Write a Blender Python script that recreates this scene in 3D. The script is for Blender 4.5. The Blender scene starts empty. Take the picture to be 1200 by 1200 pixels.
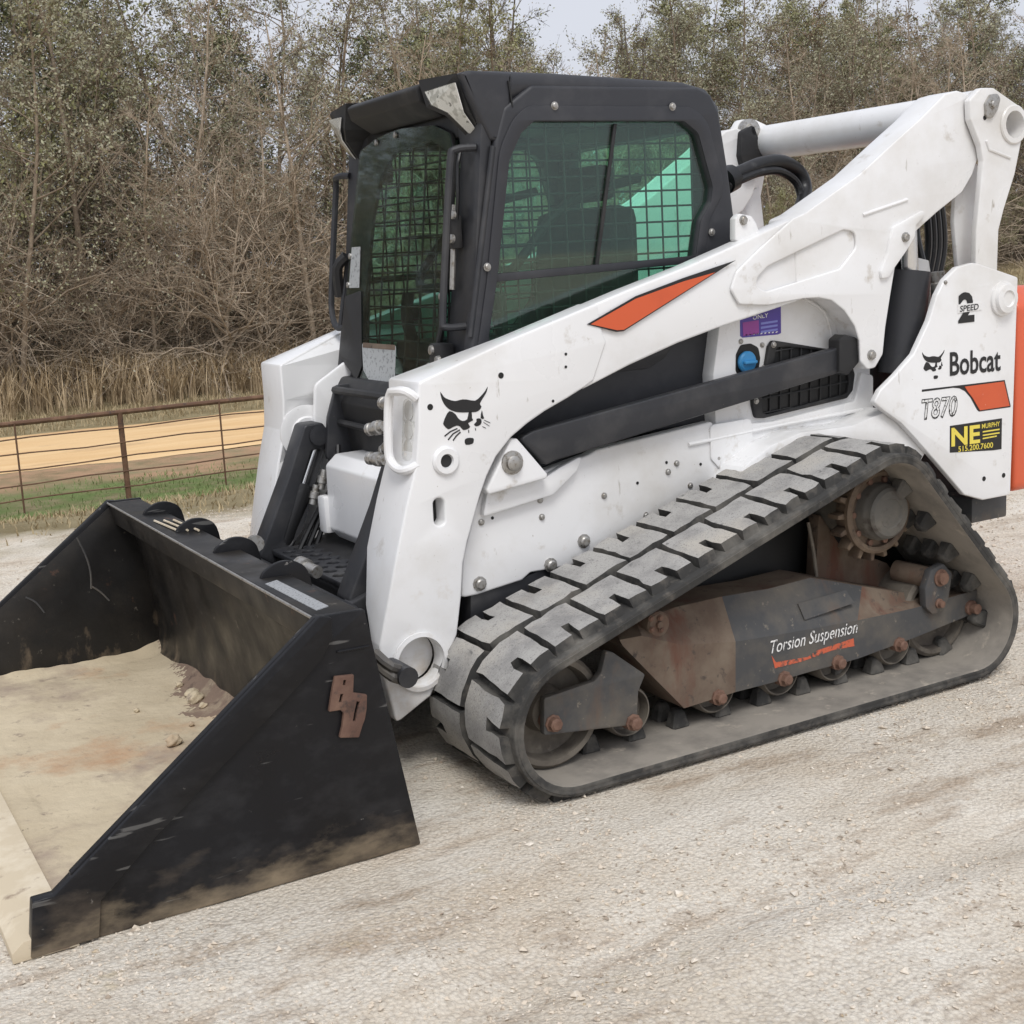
import bpy, bmesh, math, random
import numpy as np
from mathutils import Vector, Matrix
rnd = random.Random(7)
SC = bpy.context.scene
COL = SC.collection
# ------------------------------------------------------------------ camera
CAM = Vector((2.81883, 4.01719, 1.47424)); YAW, PITCH, ROLL, FPX = 0.511615, -0.191572, -0.055588, 1552.87
_fw = Vector((-math.sin(YAW)*math.cos(PITCH), -math.cos(YAW)*math.cos(PITCH), math.sin(PITCH)))
_r0 = Vector((-math.cos(YAW), math.sin(YAW), 0)); _u0 = _r0.cross(_fw)
_rt = math.cos(ROLL)*_r0 + math.sin(ROLL)*_u0; _up = -math.sin(ROLL)*_r0 + math.cos(ROLL)*_u0
cd = bpy.data.cameras.new('camera'); cam = bpy.data.objects.new('camera', cd); COL.objects.link(cam)
cd.sensor_width = 36; cd.lens = FPX/1200*36; cd.clip_end = 3000; cd.clip_start = .05
cam.matrix_world = Matrix(((_rt.x, _up.x, -_fw.x, CAM.x), (_rt.y, _up.y, -_fw.y, CAM.y), (_rt.z, _up.z, -_fw.z, CAM.z), (0, 0, 0, 1)))
SC.camera = cam
# ------------------------------------------------------------------ light: bright overcast
SUN_EL, SUN_AZ = math.radians(56), math.radians(65)          # high, thin cloud, from the camera side
sun_dir = Vector((math.cos(SUN_EL)*math.cos(SUN_AZ), math.cos(SUN_EL)*math.sin(SUN_AZ), math.sin(SUN_EL)))
W = bpy.data.worlds.new('World'); SC.world = W; W.use_nodes = True
wn, wl = W.node_tree.nodes, W.node_tree.links
wn.clear()
sky = wn.new('ShaderNodeTexSky'); sky.sky_type = 'NISHITA'; sky.sun_disc = False
sky.sun_elevation = SUN_EL; sky.sun_rotation = math.atan2(sun_dir.x, sun_dir.y); sky.dust_density = 4; sky.air_density = 1.0; sky.ozone_density = 1.0
hs = wn.new('ShaderNodeHueSaturation'); hs.inputs['Saturation'].default_value = .22
mx = wn.new('ShaderNodeMix'); mx.data_type = 'RGBA'; mx.inputs[0].default_value = .55
mx.inputs[7].default_value = (7.3, 7.6, 8.6, 1)              # the cloud deck
bg = wn.new('ShaderNodeBackground'); bg.inputs[1].default_value = .115
wo = wn.new('ShaderNodeOutputWorld')
wl.new(sky.outputs[0], hs.inputs['Color']); wl.new(hs.outputs[0], mx.inputs[6]); wl.new(mx.outputs[2], bg.inputs[0]); wl.new(bg.outputs[0], wo.inputs[0])
sd = bpy.data.lights.new('sun', 'SUN'); sd.energy = 1.4; sd.angle = math.radians(22); sd.color = (1, .98, .945)
so = bpy.data.objects.new('sun', sd); COL.objects.link(so); so.rotation_euler = sun_dir.to_track_quat('Z', 'Y').to_euler(); so.location = (4, 8, 12)
vs = SC.view_settings; vs.view_transform = 'Standard'; vs.look = 'None'; vs.exposure = .12; vs.gamma = 1; vs.use_curve_mapping = False
SC.cycles.use_denoising = True
SC.cycles.max_bounces = 8; SC.cycles.transparent_max_bounces = 24

# ------------------------------------------------------------------ helpers
def ray(px, py): return _fw*FPX + _rt*(px-600) - _up*(py-600)
def U(px, py, ax, val):
    i = 'xyz'.index(ax); d = ray(px, py); t = (val-CAM[i])/d[i]; return CAM + d*t
def S(px, py, y): p = U(px, py, 'y', y); return (p.x, p.z)
def SS(pts, y): return [S(a, b, y) for a, b in pts]

def finish(me, angle=35):
    for p in me.polygons: p.use_smooth = True
    me.set_sharp_from_angle(angle=math.radians(angle)); return me
def obj(name, me, mat, parent=None, angle=35, smooth=True, **kw):
    if smooth: finish(me, angle)
    o = bpy.data.objects.new(name, me); COL.objects.link(o)
    if mat is not None and len(me.materials) == 0: me.materials.append(mat)
    if parent is not None: o.parent = parent
    for k, v in kw.items(): o[k] = v
    return o
def empty(name, loc=(0, 0, 0), **kw):
    o = bpy.data.objects.new(name, None); COL.objects.link(o); o.location = loc; o.empty_display_size = .2
    for k, v in kw.items(): o[k] = v
    return o
def bm_mesh(bm, name='m'):
    bmesh.ops.recalc_face_normals(bm, faces=bm.faces)
    me = bpy.data.meshes.new(name); bm.to_mesh(me); bm.free(); return me
def fil(pts, r, n=4):
    """round the corners of a closed outline; r is one radius or one per corner"""
    out = []; N = len(pts)
    for i, p in enumerate(pts):
        rr = r[i] if isinstance(r, (list, tuple)) else r
        a = Vector(pts[i-1]); b = Vector(p); c = Vector(pts[(i+1) % N])
        u = a-b; v = c-b
        lu, lv = u.length, v.length
        if rr <= 0 or lu < 1e-6 or lv < 1e-6: out.append(tuple(b)); continue
        u /= lu; v /= lv
        ang = math.acos(max(-1, min(1, u.dot(v))))
        if ang > 3.0: out.append(tuple(b)); continue
        d = min(rr/math.tan(ang/2), .46*lu, .46*lv)
        p0, p1 = b+u*d, b+v*d
        for k in range(n+1):
            t = k/n; out.append(tuple(p0*(1-t)**2 + b*2*t*(1-t) + p1*t*t))
    return out
def spl(pts, closed=True, n=4):
    """Catmull-Rom through the points"""
    P = [Vector(p) for p in pts]; N = len(P); out = []
    for i in range(N if closed else N-1):
        p0 = P[i-1] if (closed or i > 0) else P[0]; p1 = P[i]; p2 = P[(i+1) % N]; p3 = P[(i+2) % N] if (closed or i+2 < N) else P[-1]
        for k in range(n):
            t = k/n
            out.append(tuple(.5*((2*p1)+(p2-p0)*t+(2*p0-5*p1+4*p2-p3)*t*t+(3*p1-p0-3*p2+p3)*t**3)))
    if not closed: out.append(tuple(P[-1]))
    return out
def circ(cx, cz, r, n=24, rz=None): return [(cx+r*math.cos(2*math.pi*k/n), cz+(rz or r)*math.sin(2*math.pi*k/n)) for k in range(n)]
def slab(loops, a, b, bevel=.004, axis='y', res=1):
    """mesh of a flat plate: first loop is the outline, further loops are holes; extruded along axis from a to b"""
    cu = bpy.data.curves.new('t', 'CURVE'); cu.dimensions = '2D'; cu.fill_mode = 'BOTH'
    h = abs(b-a)/2; bevel = min(bevel, h*.95)
    cu.extrude = h-bevel; cu.bevel_depth = bevel; cu.bevel_resolution = res; cu.offset = -bevel
    for lp in loops:
        s = cu.splines.new('POLY'); s.points.add(len(lp)-1); s.use_cyclic_u = True
        s.points.foreach_set('co', [c for p in lp for c in (p[0], p[1], 0, 1)])
    t = bpy.data.objects.new('t', cu); me = bpy.data.meshes.new_from_object(t)
    bpy.data.objects.remove(t); bpy.data.curves.remove(cu); me.materials.clear()
    m = (a+b)/2
    M = {'y': Matrix(((1, 0, 0, 0), (0, 0, -1, m), (0, 1, 0, 0), (0, 0, 0, 1))),
         'x': Matrix(((0, 0, 1, m), (1, 0, 0, 0), (0, 1, 0, 0), (0, 0, 0, 1))),
         'z': Matrix(((1, 0, 0, 0), (0, 1, 0, 0), (0, 0, 1, m), (0, 0, 0, 1)))}[axis]
    bm = bmesh.new(); bm.from_mesh(me); bpy.data.meshes.remove(me); bmesh.ops.transform(bm, matrix=M, verts=bm.verts)
    bmesh.ops.remove_doubles(bm, verts=bm.verts, dist=2e-5)
    return bm_mesh(bm)
def plate(name, loops, a, b, mat, parent, bevel=.004, axis='y', fn=None, res=1, **kw):
    if loops and not isinstance(loops[0][0], (list, tuple)): loops = [loops]
    me = slab(loops, a, b, bevel, axis, res)
    if fn:
        for v in me.vertices: v.co = fn(v.co)
    return obj(name, me, mat, parent, **kw)
def tube_bm(bm, pts, r, n=8, smooth=0, closed=False, caps=True):
    P = [Vector(p) for p in (spl(pts, closed, smooth) if smooth else pts)]
    N = len(P); rings = []
    up = None
    for i, p in enumerate(P):
        t = (P[(i+1) % N]-P[i-1]) if (closed or 0 < i < N-1) else (P[1]-P[0] if i == 0 else P[-1]-P[-2])
        t.normalize()
        if up is None: up = t.orthogonal().normalized()
        up = (up-t*up.dot(t)).normalized(); sd_ = t.cross(up)
        rr = r[i*len(r)//N] if isinstance(r, (list, tuple)) else r
        rings.append([bm.verts.new(p+(up*math.cos(2*math.pi*k/n)+sd_*math.sin(2*math.pi*k/n))*rr) for k in range(n)])
    for i in range(N if closed else N-1):
        A, B = rings[i], rings[(i+1) % N]
        for k in range(n): bm.faces.new((A[k], A[(k+1) % n], B[(k+1) % n], B[k]))
    if caps and not closed: bm.faces.new(rings[0]); bm.faces.new(rings[-1])
def tube(name, pts, r, mat, parent, n=8, smooth=0, closed=False, **kw):
    bm = bmesh.new(); tube_bm(bm, pts, r, n, smooth, closed); return obj(name, bm_mesh(bm), mat, parent, **kw)
def lathe_bm(bm, prof, c, d, n=24, ring=False):
    """prof: (radius, distance along d) pairs"""
    d = Vector(d).normalized(); u = d.orthogonal().normalized(); v = d.cross(u); c = Vector(c); rings = []
    for r, h in prof:
        rings.append([bm.verts.new(c+d*h)] if r < 1e-6 else [bm.verts.new(c+d*h+(u*math.cos(2*math.pi*k/n)+v*math.sin(2*math.pi*k/n))*r) for k in range(n)])
    for A, B in list(zip(rings, rings[1:]))+([(rings[-1], rings[0])] if ring else []):
        for k in range(n):
            f = [A[k % len(A)], A[(k+1) % len(A)], B[(k+1) % len(B)], B[k % len(B)]]
            f = list(dict.fromkeys(f))
            if len(f) > 2: bm.faces.new(f)
    for R in (rings[0], rings[-1]):
        if len(R) > 2 and not ring:
            try: bm.faces.new(R)
            except ValueError: pass
def lathe(name, prof, c, d, mat, parent, n=24, ring=False, **kw):
    bm = bmesh.new(); lathe_bm(bm, prof, c, d, n, ring); return obj(name, bm_mesh(bm), mat, parent, **kw)
def box_bm(bm, lo, hi, bev=0):
    g = bmesh.ops.create_cube(bm, size=1); lo = Vector(lo); hi = Vector(hi)
    for v in g['verts']: v.co = Vector(((lo[i]+hi[i])/2+v.co[i]*(hi[i]-lo[i])) for i in range(3))
    if bev: bmesh.ops.bevel(bm, geom=list({e for v in g['verts'] for e in v.link_edges}), offset=bev, segments=2, affect='EDGES', profile=.6)
def box(name, lo, hi, mat, parent, bev=.008, **kw):
    bm = bmesh.new(); box_bm(bm, lo, hi, bev); return obj(name, bm_mesh(bm), mat, parent, **kw)
def bolt(parent, px, py, y, r=.011, mat=None, sgn=1, name='bolt', hex_=True):
    x, z = S(px, py, y)
    pr = [(r*1.35, 0), (r*1.35, r*.25), (r, r*.3), (r, r*.8), (r*.75, r*1.0), (0, r*1.02)]
    return lathe(name, pr, (x, y-.001, z), (0, sgn, 0), mat or M['steel'], parent, n=10 if hex_ else 12)
def hole_mark(parent, px, py, y, r=.007, name='hole'):
    """a drilled hole: dark plug set in a countersunk ring"""
    x, z = S(px, py, y)
    return lathe(name, [(r, 0), (r, .0016), (0, .0012)], (x, y-.0004, z), (0, 1, 0), M['black'], parent, n=12)
def lettering(name, s, p0, p1, h, y, mat, parent, lift=.0018, shear=0, thick=.0006, offset=0, outline=None):
    """raised vinyl letters on the plane y, baseline from pixel p0 to p1, h pixels high"""
    cu = bpy.data.curves.new('t', 'FONT'); cu.body = s; cu.extrude = 0.0; cu.offset = offset; cu.shear = shear; cu.resolution_u = 3
    t = bpy.data.objects.new('t', cu); me = bpy.data.meshes.new_from_object(t); bpy.data.objects.remove(t); bpy.data.curves.remove(cu)
    xs = [v.co.x for v in me.vertices]; ys = [v.co.y for v in me.vertices]
    x0, x1, y0, y1 = min(xs), max(xs), 0, max(ys)
    A = U(p0[0], p0[1], 'y', y+lift); B = U(p1[0], p1[1], 'y', y+lift); C = U(p0[0], p0[1]-h, 'y', y+lift)
    for v in me.vertices: v.co = A+(B-A)*((v.co.x-x0)/(x1-x0))+(C-A)*((v.co.y-y0)/(y1-y0))
    me.materials.clear()
    return obj(name, me, mat, parent, smooth=False)
def decal(name, pts, y, mat, parent, lift=.0012, bev=0):
    return plate(name, SS(pts, y), y-.001, y+lift, mat, parent, bevel=bev)
def mirror_y(o, parent):
    """the same part on the other side of the machine"""
    me = o.data.copy(); me.transform(Matrix.Scale(-1, 4, (0, 1, 0))); me.flip_normals()
    c = bpy.data.objects.new(o.name, me); COL.objects.link(c); c.parent = parent
    for k in o.keys():
        if k in ('label', 'kind'): c[k] = o[k]
    return c

# ------------------------------------------------------------------ materials
M = {}
def nd(nt, t, **kw):
    n = nt.nodes.new(t)
    for k, v in kw.items(): setattr(n, k, v)
    return n
def mat(name, base, rough=.6, metal=0, spec=.5, layers=(), bump=None, coat=0, rough2=None):
    """layers: (colour, scale, low, high[, detail, stretch, zlo, zhi]) mixed in by noise; zlo/zhi: only between these heights (settled dust, mud)"""
    m = bpy.data.materials.new(name); m.use_nodes = True; nt = m.node_tree; L = nt.links
    b = nt.nodes['Principled BSDF']; b.inputs['Roughness'].default_value = rough; b.inputs['Metallic'].default_value = metal
    b.inputs['Specular IOR Level'].default_value = spec; b.inputs['Coat Weight'].default_value = coat; b.inputs['Coat Roughness'].default_value = .15
    b.inputs['Base Color'].default_value = (*base, 1)
    geo = nd(nt, 'ShaderNodeNewGeometry'); last = None
    if layers:
        rgb = nd(nt, 'ShaderNodeRGB'); rgb.outputs[0].default_value = (*base, 1); last = rgb.outputs[0]
    for i, l in enumerate(layers):
        col, sc, lo, hi = l[:4]; det = l[4] if len(l) > 4 and l[4] else 6; st = l[5] if len(l) > 5 else None
        mp = nd(nt, 'ShaderNodeMapping'); mp.inputs['Location'].default_value = (i*3.7, i*1.9, i*5.1)
        if st: mp.inputs['Scale'].default_value = st
        n = nd(nt, 'ShaderNodeTexNoise'); n.inputs['Scale'].default_value = sc; n.inputs['Detail'].default_value = det; n.inputs['Roughness'].default_value = .62
        r = nd(nt, 'ShaderNodeMapRange'); r.inputs[1].default_value = lo; r.inputs[2].default_value = hi
        L.new(geo.outputs['Position'], mp.inputs[0]); L.new(mp.outputs[0], n.inputs[0]); L.new(n.outputs[0], r.inputs[0]); f = r.outputs[0]
        if len(l) > 7:
            sx = nd(nt, 'ShaderNodeSeparateXYZ'); L.new(geo.outputs['Position'], sx.inputs[0])
            zr = nd(nt, 'ShaderNodeMapRange'); zr.inputs[1].default_value = l[6]; zr.inputs[2].default_value = l[7]; zr.inputs[3].default_value = .55; zr.inputs[4].default_value = -.35
            L.new(sx.outputs[2], zr.inputs[0])
            ad = nd(nt, 'ShaderNodeMath', operation='ADD', use_clamp=True); L.new(zr.outputs[0], ad.inputs[0])
            mu = nd(nt, 'ShaderNodeMath', operation='MULTIPLY_ADD'); L.new(f, mu.inputs[0]); mu.inputs[1].default_value = 1.35; mu.inputs[2].default_value = -.72
            L.new(mu.outputs[0], ad.inputs[1]); f = ad.outputs[0]
        mxn = nd(nt, 'ShaderNodeMix', data_type='RGBA'); mxn.inputs[7].default_value = (*col, 1)
        L.new(f, mxn.inputs[0]); L.new(last, mxn.inputs[6]); last = mxn.outputs[2]
    if last is not None: L.new(last, b.inputs['Base Color'])
    if rough2:
        n = nd(nt, 'ShaderNodeTexNoise'); n.inputs['Scale'].default_value = rough2[0]; n.inputs['Detail'].default_value = 5
        r = nd(nt, 'ShaderNodeMapRange'); r.inputs[3].default_value = rough2[1]; r.inputs[4].default_value = rough2[2]; r.inputs[1].default_value = .3; r.inputs[2].default_value = .7
        L.new(geo.outputs['Position'], n.inputs[0]); L.new(n.outputs[0], r.inputs[0]); L.new(r.outputs[0], b.inputs['Roughness'])
    if bump:
        n = nd(nt, 'ShaderNodeTexNoise'); n.inputs['Scale'].default_value = bump[0]; n.inputs['Detail'].default_value = 8
        bp = nd(nt, 'ShaderNodeBump'); bp.inputs['Strength'].default_value = bump[1]; bp.inputs['Distance'].default_value = bump[2]
        L.new(geo.outputs['Position'], n.inputs[0]); L.new(n.outputs[0], bp.inputs['Height']); L.new(bp.outputs[0], b.inputs['Normal'])
    M[name] = m; return m
DUST = (.30, .255, .20); TAN = (.50, .40, .27); RUST = (.16, .075, .04)
mat('white', (.80, .80, .80), .33, layers=[((.61, .585, .54), 2.0, .47, .78, 11), ((.36, .32, .26), 75, .69, .75), ((.56, .49, .40), 12, .35, .8, 8, None, .22, .70), ((.33, .29, .24), 26, .69, .77, 5, (1, 1, .22)), ((.50, .46, .40), 9, .62, .76, 10)], coat=.35, rough2=(4, .25, .42), bump=(90, .05, .002))
mat('black_steel', (.007, .007, .0085), .4, spec=.3, layers=[((.022, .022, .024), 7, .5, .75, 8, (1, 1, 1.6)), ((.09, .088, .085), 38, .66, .70, 3, (.12, 1, 1)), ((.16, .15, .14), 42, .70, .75), ((.12, .095, .072), 13, .25, .85, 12, (.5, 1, 1), .0, .20), ((.36, .285, .19), 12, .2, .8, 12, (.45, 1, 1), -.03, .105)], rough2=(7, .25, .55), bump=(60, .12, .002))
mat('bulb', (.85, .85, .84), .2, metal=.4)
mat('bucket_inside', (.012, .0115, .0115), .48, spec=.35, layers=[((.030, .026, .022), 4, .42, .7), ((.11, .10, .085), 24, .65, .72), ((.13, .065, .042), 9, .64, .75), ((.17, .13, .09), 14, .45, .75, 10, (1, 1, .5), .0, .26)], rough2=(7, .3, .6), bump=(40, .2, .003))
mat('mud', (.50, .415, .285), .9, layers=[((.58, .49, .345), 2.5, .4, .6), ((.46, .285, .165), 1.9, .55, .68, 8), ((.33, .255, .20), 2.7, .54, .70, 11), ((.20, .16, .12), 50, .67, .74), ((.30, .235, .18), 16, .6, .7, 8)], bump=(26, .55, .012))
mat('mud_brown', (.24, .17, .125), .95, layers=[((.36, .285, .20), 12, .5, .65), ((.13, .09, .07), 20, .55, .68)], bump=(40, .6, .01))
mat('worn_lip', (.56, .475, .345), .85, layers=[((.64, .56, .43), 9, .45, .6), ((.30, .23, .17), 16, .6, .72)], bump=(40, .3, .004))
mat('cab_grey', (.026, .027, .032), .5, layers=[((.05, .05, .055), 6, .5, .75), ((.10, .095, .09), 120, .72, .8)], rough2=(6, .42, .62), bump=(350, .06, .001))
mat('dark_paint', (.024, .025, .029), .45, layers=[((.055, .054, .055), 5, .5, .72), ((.15, .13, .11), 70, .7, .78)], rough2=(6, .38, .6))
mat('black', (.008, .008, .008), .55)
mat('plastic', (.015, .015, .016), .6, layers=[((.05, .048, .045), 8, .5, .8)])
mat('hose', (.009, .009, .010), .4, layers=[((.05, .05, .05), 14, .6, .75)])
mat('rubber', (.034, .033, .031), .85, layers=[((.16, .15, .132), 7, .46, .72), ((.10, .09, .078), 25, .52, .7)], bump=(60, .3, .003))
mat('rubber_inside', (.27, .245, .21), .92, layers=[((.17, .155, .135), 6, .45, .68), ((.36, .32, .265), 18, .6, .72)], bump=(40, .35, .004))
mat('lug', (.38, .37, .352), .95, layers=[((.25, .243, .235), 8, .44, .66), ((.45, .42, .37), 3.5, .5, .7), ((.17, .165, .16), 190, .55, .70, 3), ((.14, .138, .135), 22, .63, .72)], bump=(110, .5, .004))
mat('frame_grey', (.060, .061, .063), .62, layers=[((.13, .115, .095), 5, .45, .7), ((.13, .085, .06), 9, .56, .75, 8, (1, 1, .35)), ((.22, .19, .15), 35, .63, .72)], bump=(50, .2, .003))
mat('rust_plate', (.125, .088, .064), .85, layers=[((.185, .145, .108), 6, .42, .65), ((.13, .060, .040), 8, .55, .7, 8, (1, 1, .3)), ((.07, .055, .045), 30, .6, .7)], bump=(45, .4, .004))
mat('sprocket', (.145, .105, .072), .75, layers=[((.075, .05, .036), 10, .46, .64), ((.26, .205, .14), 14, .62, .77), ((.05, .035, .028), 22, .6, .7)], bump=(50, .35, .004))
mat('hub_grey', (.10, .095, .085), .7, layers=[((.155, .14, .115), 6, .45, .65), ((.055, .044, .036), 13, .52, .66)], bump=(40, .2, .003))
mat('wheel', (.165, .145, .118), .8, layers=[((.085, .072, .06), 9, .45, .66), ((.23, .205, .165), 20, .6, .72)], bump=(45, .3, .003))
mat('emblem_rust', (.115, .062, .045), .8, layers=[((.17, .10, .07), 12, .45, .65), ((.05, .035, .03), 30, .55, .68)], bump=(60, .3, .002))
mat('rusty_bolt', (.19, .11, .078), .75, metal=.1, layers=[((.13, .07, .05), 40, .45, .65)], bump=(90, .3, .002))
mat('steel', (.42, .41, .39), .42, metal=.75, layers=[((.20, .17, .13), 90, .5, .7)])
mat('chrome', (.72, .72, .72), .18, metal=1)
mat('orange', (.62, .105, .035), .42, layers=[((.72, .45, .38), 60, .70, .76), ((.5, .08, .03), 4, .5, .8)])
mat('orange_gate', (.66, .115, .045), .4, layers=[((.5, .10, .05), 5, .5, .8)], coat=.3)
mat('decal_black', (.012, .012, .013), .45, layers=[((.30, .30, .30), 130, .71, .76)])
mat('decal_white', (.78, .78, .77), .45, layers=[((.06, .06, .06), 95, .54, .60)])
mat('decal_orange_worn', (.55, .115, .055), .6, layers=[((.07, .065, .06), 60, .5, .6), ((.6, .30, .22), 90, .62, .7)])
mat('decal_yellow', (.80, .66, .10), .5, layers=[((.10, .09, .03), 120, .66, .72)])
mat('decal_purple', (.085, .055, .32), .45); mat('decal_magenta', (.30, .06, .30), .45); mat('decal_blue', (.22, .24, .62), .45)
mat('decal_grey', (.34, .35, .36), .5, layers=[((.10, .10, .10), 160, .55, .62)])
mat('decal_red', (.60, .08, .07), .5)
mat('cap_blue', (.035, .22, .46), .4)
mat('sticker', (.40, .42, .43), .3, layers=[((.22, .23, .24), 75, .56, .62, 2)])
mat('seat', (.010, .010, .011), .75, layers=[((.03, .03, .03), 10, .5, .7)])
mat('lens_dark', (.88, .88, .86), .3, layers=[((.55, .55, .52), 26, .5, .58, 2), ((.25, .25, .24), 40, .62, .66, 2)])
def glass(name, tint, alpha_t, ior=1.5, base=.025):
    m = bpy.data.materials.new(name); m.use_nodes = True; nt = m.node_tree; nt.nodes.clear(); L = nt.links
    o = nd(nt, 'ShaderNodeOutputMaterial'); t = nd(nt, 'ShaderNodeBsdfTransparent'); t.inputs[0].default_value = (*tint, 1)
    g = nd(nt, 'ShaderNodeBsdfGlossy'); g.inputs['Roughness'].default_value = .03; g.inputs['Color'].default_value = (.95, .97, .97, 1)
    d = nd(nt, 'ShaderNodeBsdfDiffuse'); d.inputs[0].default_value = (.40, .37, .32, 1)
    lw = nd(nt, 'ShaderNodeLayerWeight'); lw.inputs[0].default_value = .5
    pw = nd(nt, 'ShaderNodeMath', operation='POWER'); pw.inputs[1].default_value = 4; L.new(lw.outputs['Facing'], pw.inputs[0])
    f = nd(nt, 'ShaderNodeMath', operation='MULTIPLY_ADD'); f.inputs[1].default_value = .55; f.inputs[2].default_value = base; L.new(pw.outputs[0], f.inputs[0])
    a = nd(nt, 'ShaderNodeMixShader'); b = nd(nt, 'ShaderNodeMixShader'); b.inputs[0].default_value = alpha_t
    L.new(t.outputs[0], b.inputs[1]); L.new(d.outputs[0], b.inputs[2])
    L.new(f.outputs[0], a.inputs[0]); L.new(b.outputs[0], a.inputs[1]); L.new(g.outputs[0], a.inputs[2]); L.new(a.outputs[0], o.inputs[0])
    M[name] = m
glass('glass_side', (.74, .97, .88), .02, base=.05); glass('glass_front', (.74, .84, .80), .010)
glass('glass_lamp', (.95, .95, .94), .03)
# ================================================================== ground
NR = np.random.default_rng(11)
_tab = NR.random((256, 256))
def vnoise(x, y):
    xi = np.floor(x).astype(int); yi = np.floor(y).astype(int); fx_ = x-xi; fy_ = y-yi
    fx_ = fx_*fx_*(3-2*fx_); fy_ = fy_*fy_*(3-2*fy_)
    g = lambda a, b: _tab[a & 255, b & 255]
    return (g(xi, yi)*(1-fx_)+g(xi+1, yi)*fx_)*(1-fy_)+(g(xi, yi+1)*(1-fx_)+g(xi+1, yi+1)*fx_)*fy_
def fbm(x, y, o=4):
    s = 0; a = .5
    for k in range(o): s = s+a*(vnoise(x*2**k+17.3*k, y*2**k+5.1*k)-.5); a *= .5
    return s
LOW = -1.15
def height(x, y):
    x = np.asarray(x, float); y = np.asarray(y, float)
    e = np.clip((-4.1-y+.8*fbm(x*.5, y*.5))/6.2, 0, 1); e = e*e*(3-2*e)
    z = LOW*e
    near = np.clip(1-e*3, 0, 1)
    und = .026*fbm(x*1.3, y*2.2)+.020*fbm(x*4, y*8, 4)+.024*fbm(x*13, y*13, 2)*np.clip(.5+3*fbm(x*.9+40, y*.9), .1, 1.6)
    # soft ruts left by the machine, running along its length
    rut = -.020*np.exp(-((y-1.95+.12*np.sin(x*1.1))/.10)**2)-.018*np.exp(-((y-2.55+.10*np.sin(x*.9+1))/.12)**2)+.016*np.exp(-((y-2.15+.12*np.sin(x*1.1))/.08)**2)
    flat = np.clip((np.maximum(np.abs(x-.55)-2.1, np.abs(y)-1.15))/.35, 0, 1)       # packed where the machine stands
    z = z+near*(und*(.25+.75*flat)+rut*flat-.014*(1-flat)-.001)
    far = np.clip((-6-y)/5, 0, 1); z = z+far*.10*fbm(x*.35, y*.35)*np.clip((45+y)/20, .3, 1)
    rise = np.clip((-24-y)/14, 0, 1)*.7+np.clip((-x-14)/20, 0, 1)*np.clip((-y-13)/8, 0, 1)*1.6
    return z+rise
def axis_pts(lo, hi, step, far): 
    c = list(np.arange(lo, hi+1e-6, step)); a = lo; s = step; L = []
    while a > -far: s = min(s*1.22, 60); a -= s; L.append(a)
    b = hi; s = step; R = []
    while b < far: s = min(s*1.22, 60); b += s; R.append(b)
    return np.array(L[::-1]+c+R)
def grid_obj(name, xs, ys, zfun, m, **kw):
    X, Y = np.meshgrid(xs, ys, indexing='ij'); Z = zfun(X, Y)
    co = np.stack([X, Y, Z], -1).reshape(-1, 3).astype(np.float32); nx_, ny_ = len(xs), len(ys)
    i = np.arange(nx_-1)[:, None]*ny_+np.arange(ny_-1)[None]; i = i.reshape(-1)
    q = np.stack([i, i+ny_, i+ny_+1, i+1], -1)
    return np_mesh(name, co, q, m, smooth=True, **kw)
def np_mesh(name, co, faces, m, smooth=False, mats=None, midx=None, parent=None, link=True, **kw):
    n = faces.shape[1]; me = bpy.data.meshes.new(name)
    me.vertices.add(len(co)); me.vertices.foreach_set('co', np.ascontiguousarray(co, np.float32).reshape(-1))
    me.loops.add(faces.size); me.loops.foreach_set('vertex_index', np.ascontiguousarray(faces, np.int32).reshape(-1))
    me.polygons.add(len(faces)); me.polygons.foreach_set('loop_start', np.arange(0, faces.size, n, dtype=np.int32)); me.polygons.foreach_set('loop_total', np.full(len(faces), n, np.int32))
    for mm in (mats or [m]): me.materials.append(mm)
    if midx is not None: me.polygons.foreach_set('material_index', midx.astype(np.int32))
    me.polygons.foreach_set('use_smooth', np.full(len(faces), smooth)); me.update(calc_edges=True)
    if not link: return me
    o = bpy.data.objects.new(name, me); COL.objects.link(o)
    if parent is not None: o.parent = parent
    for k, v in kw.items(): o[k] = v
    return o
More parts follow.
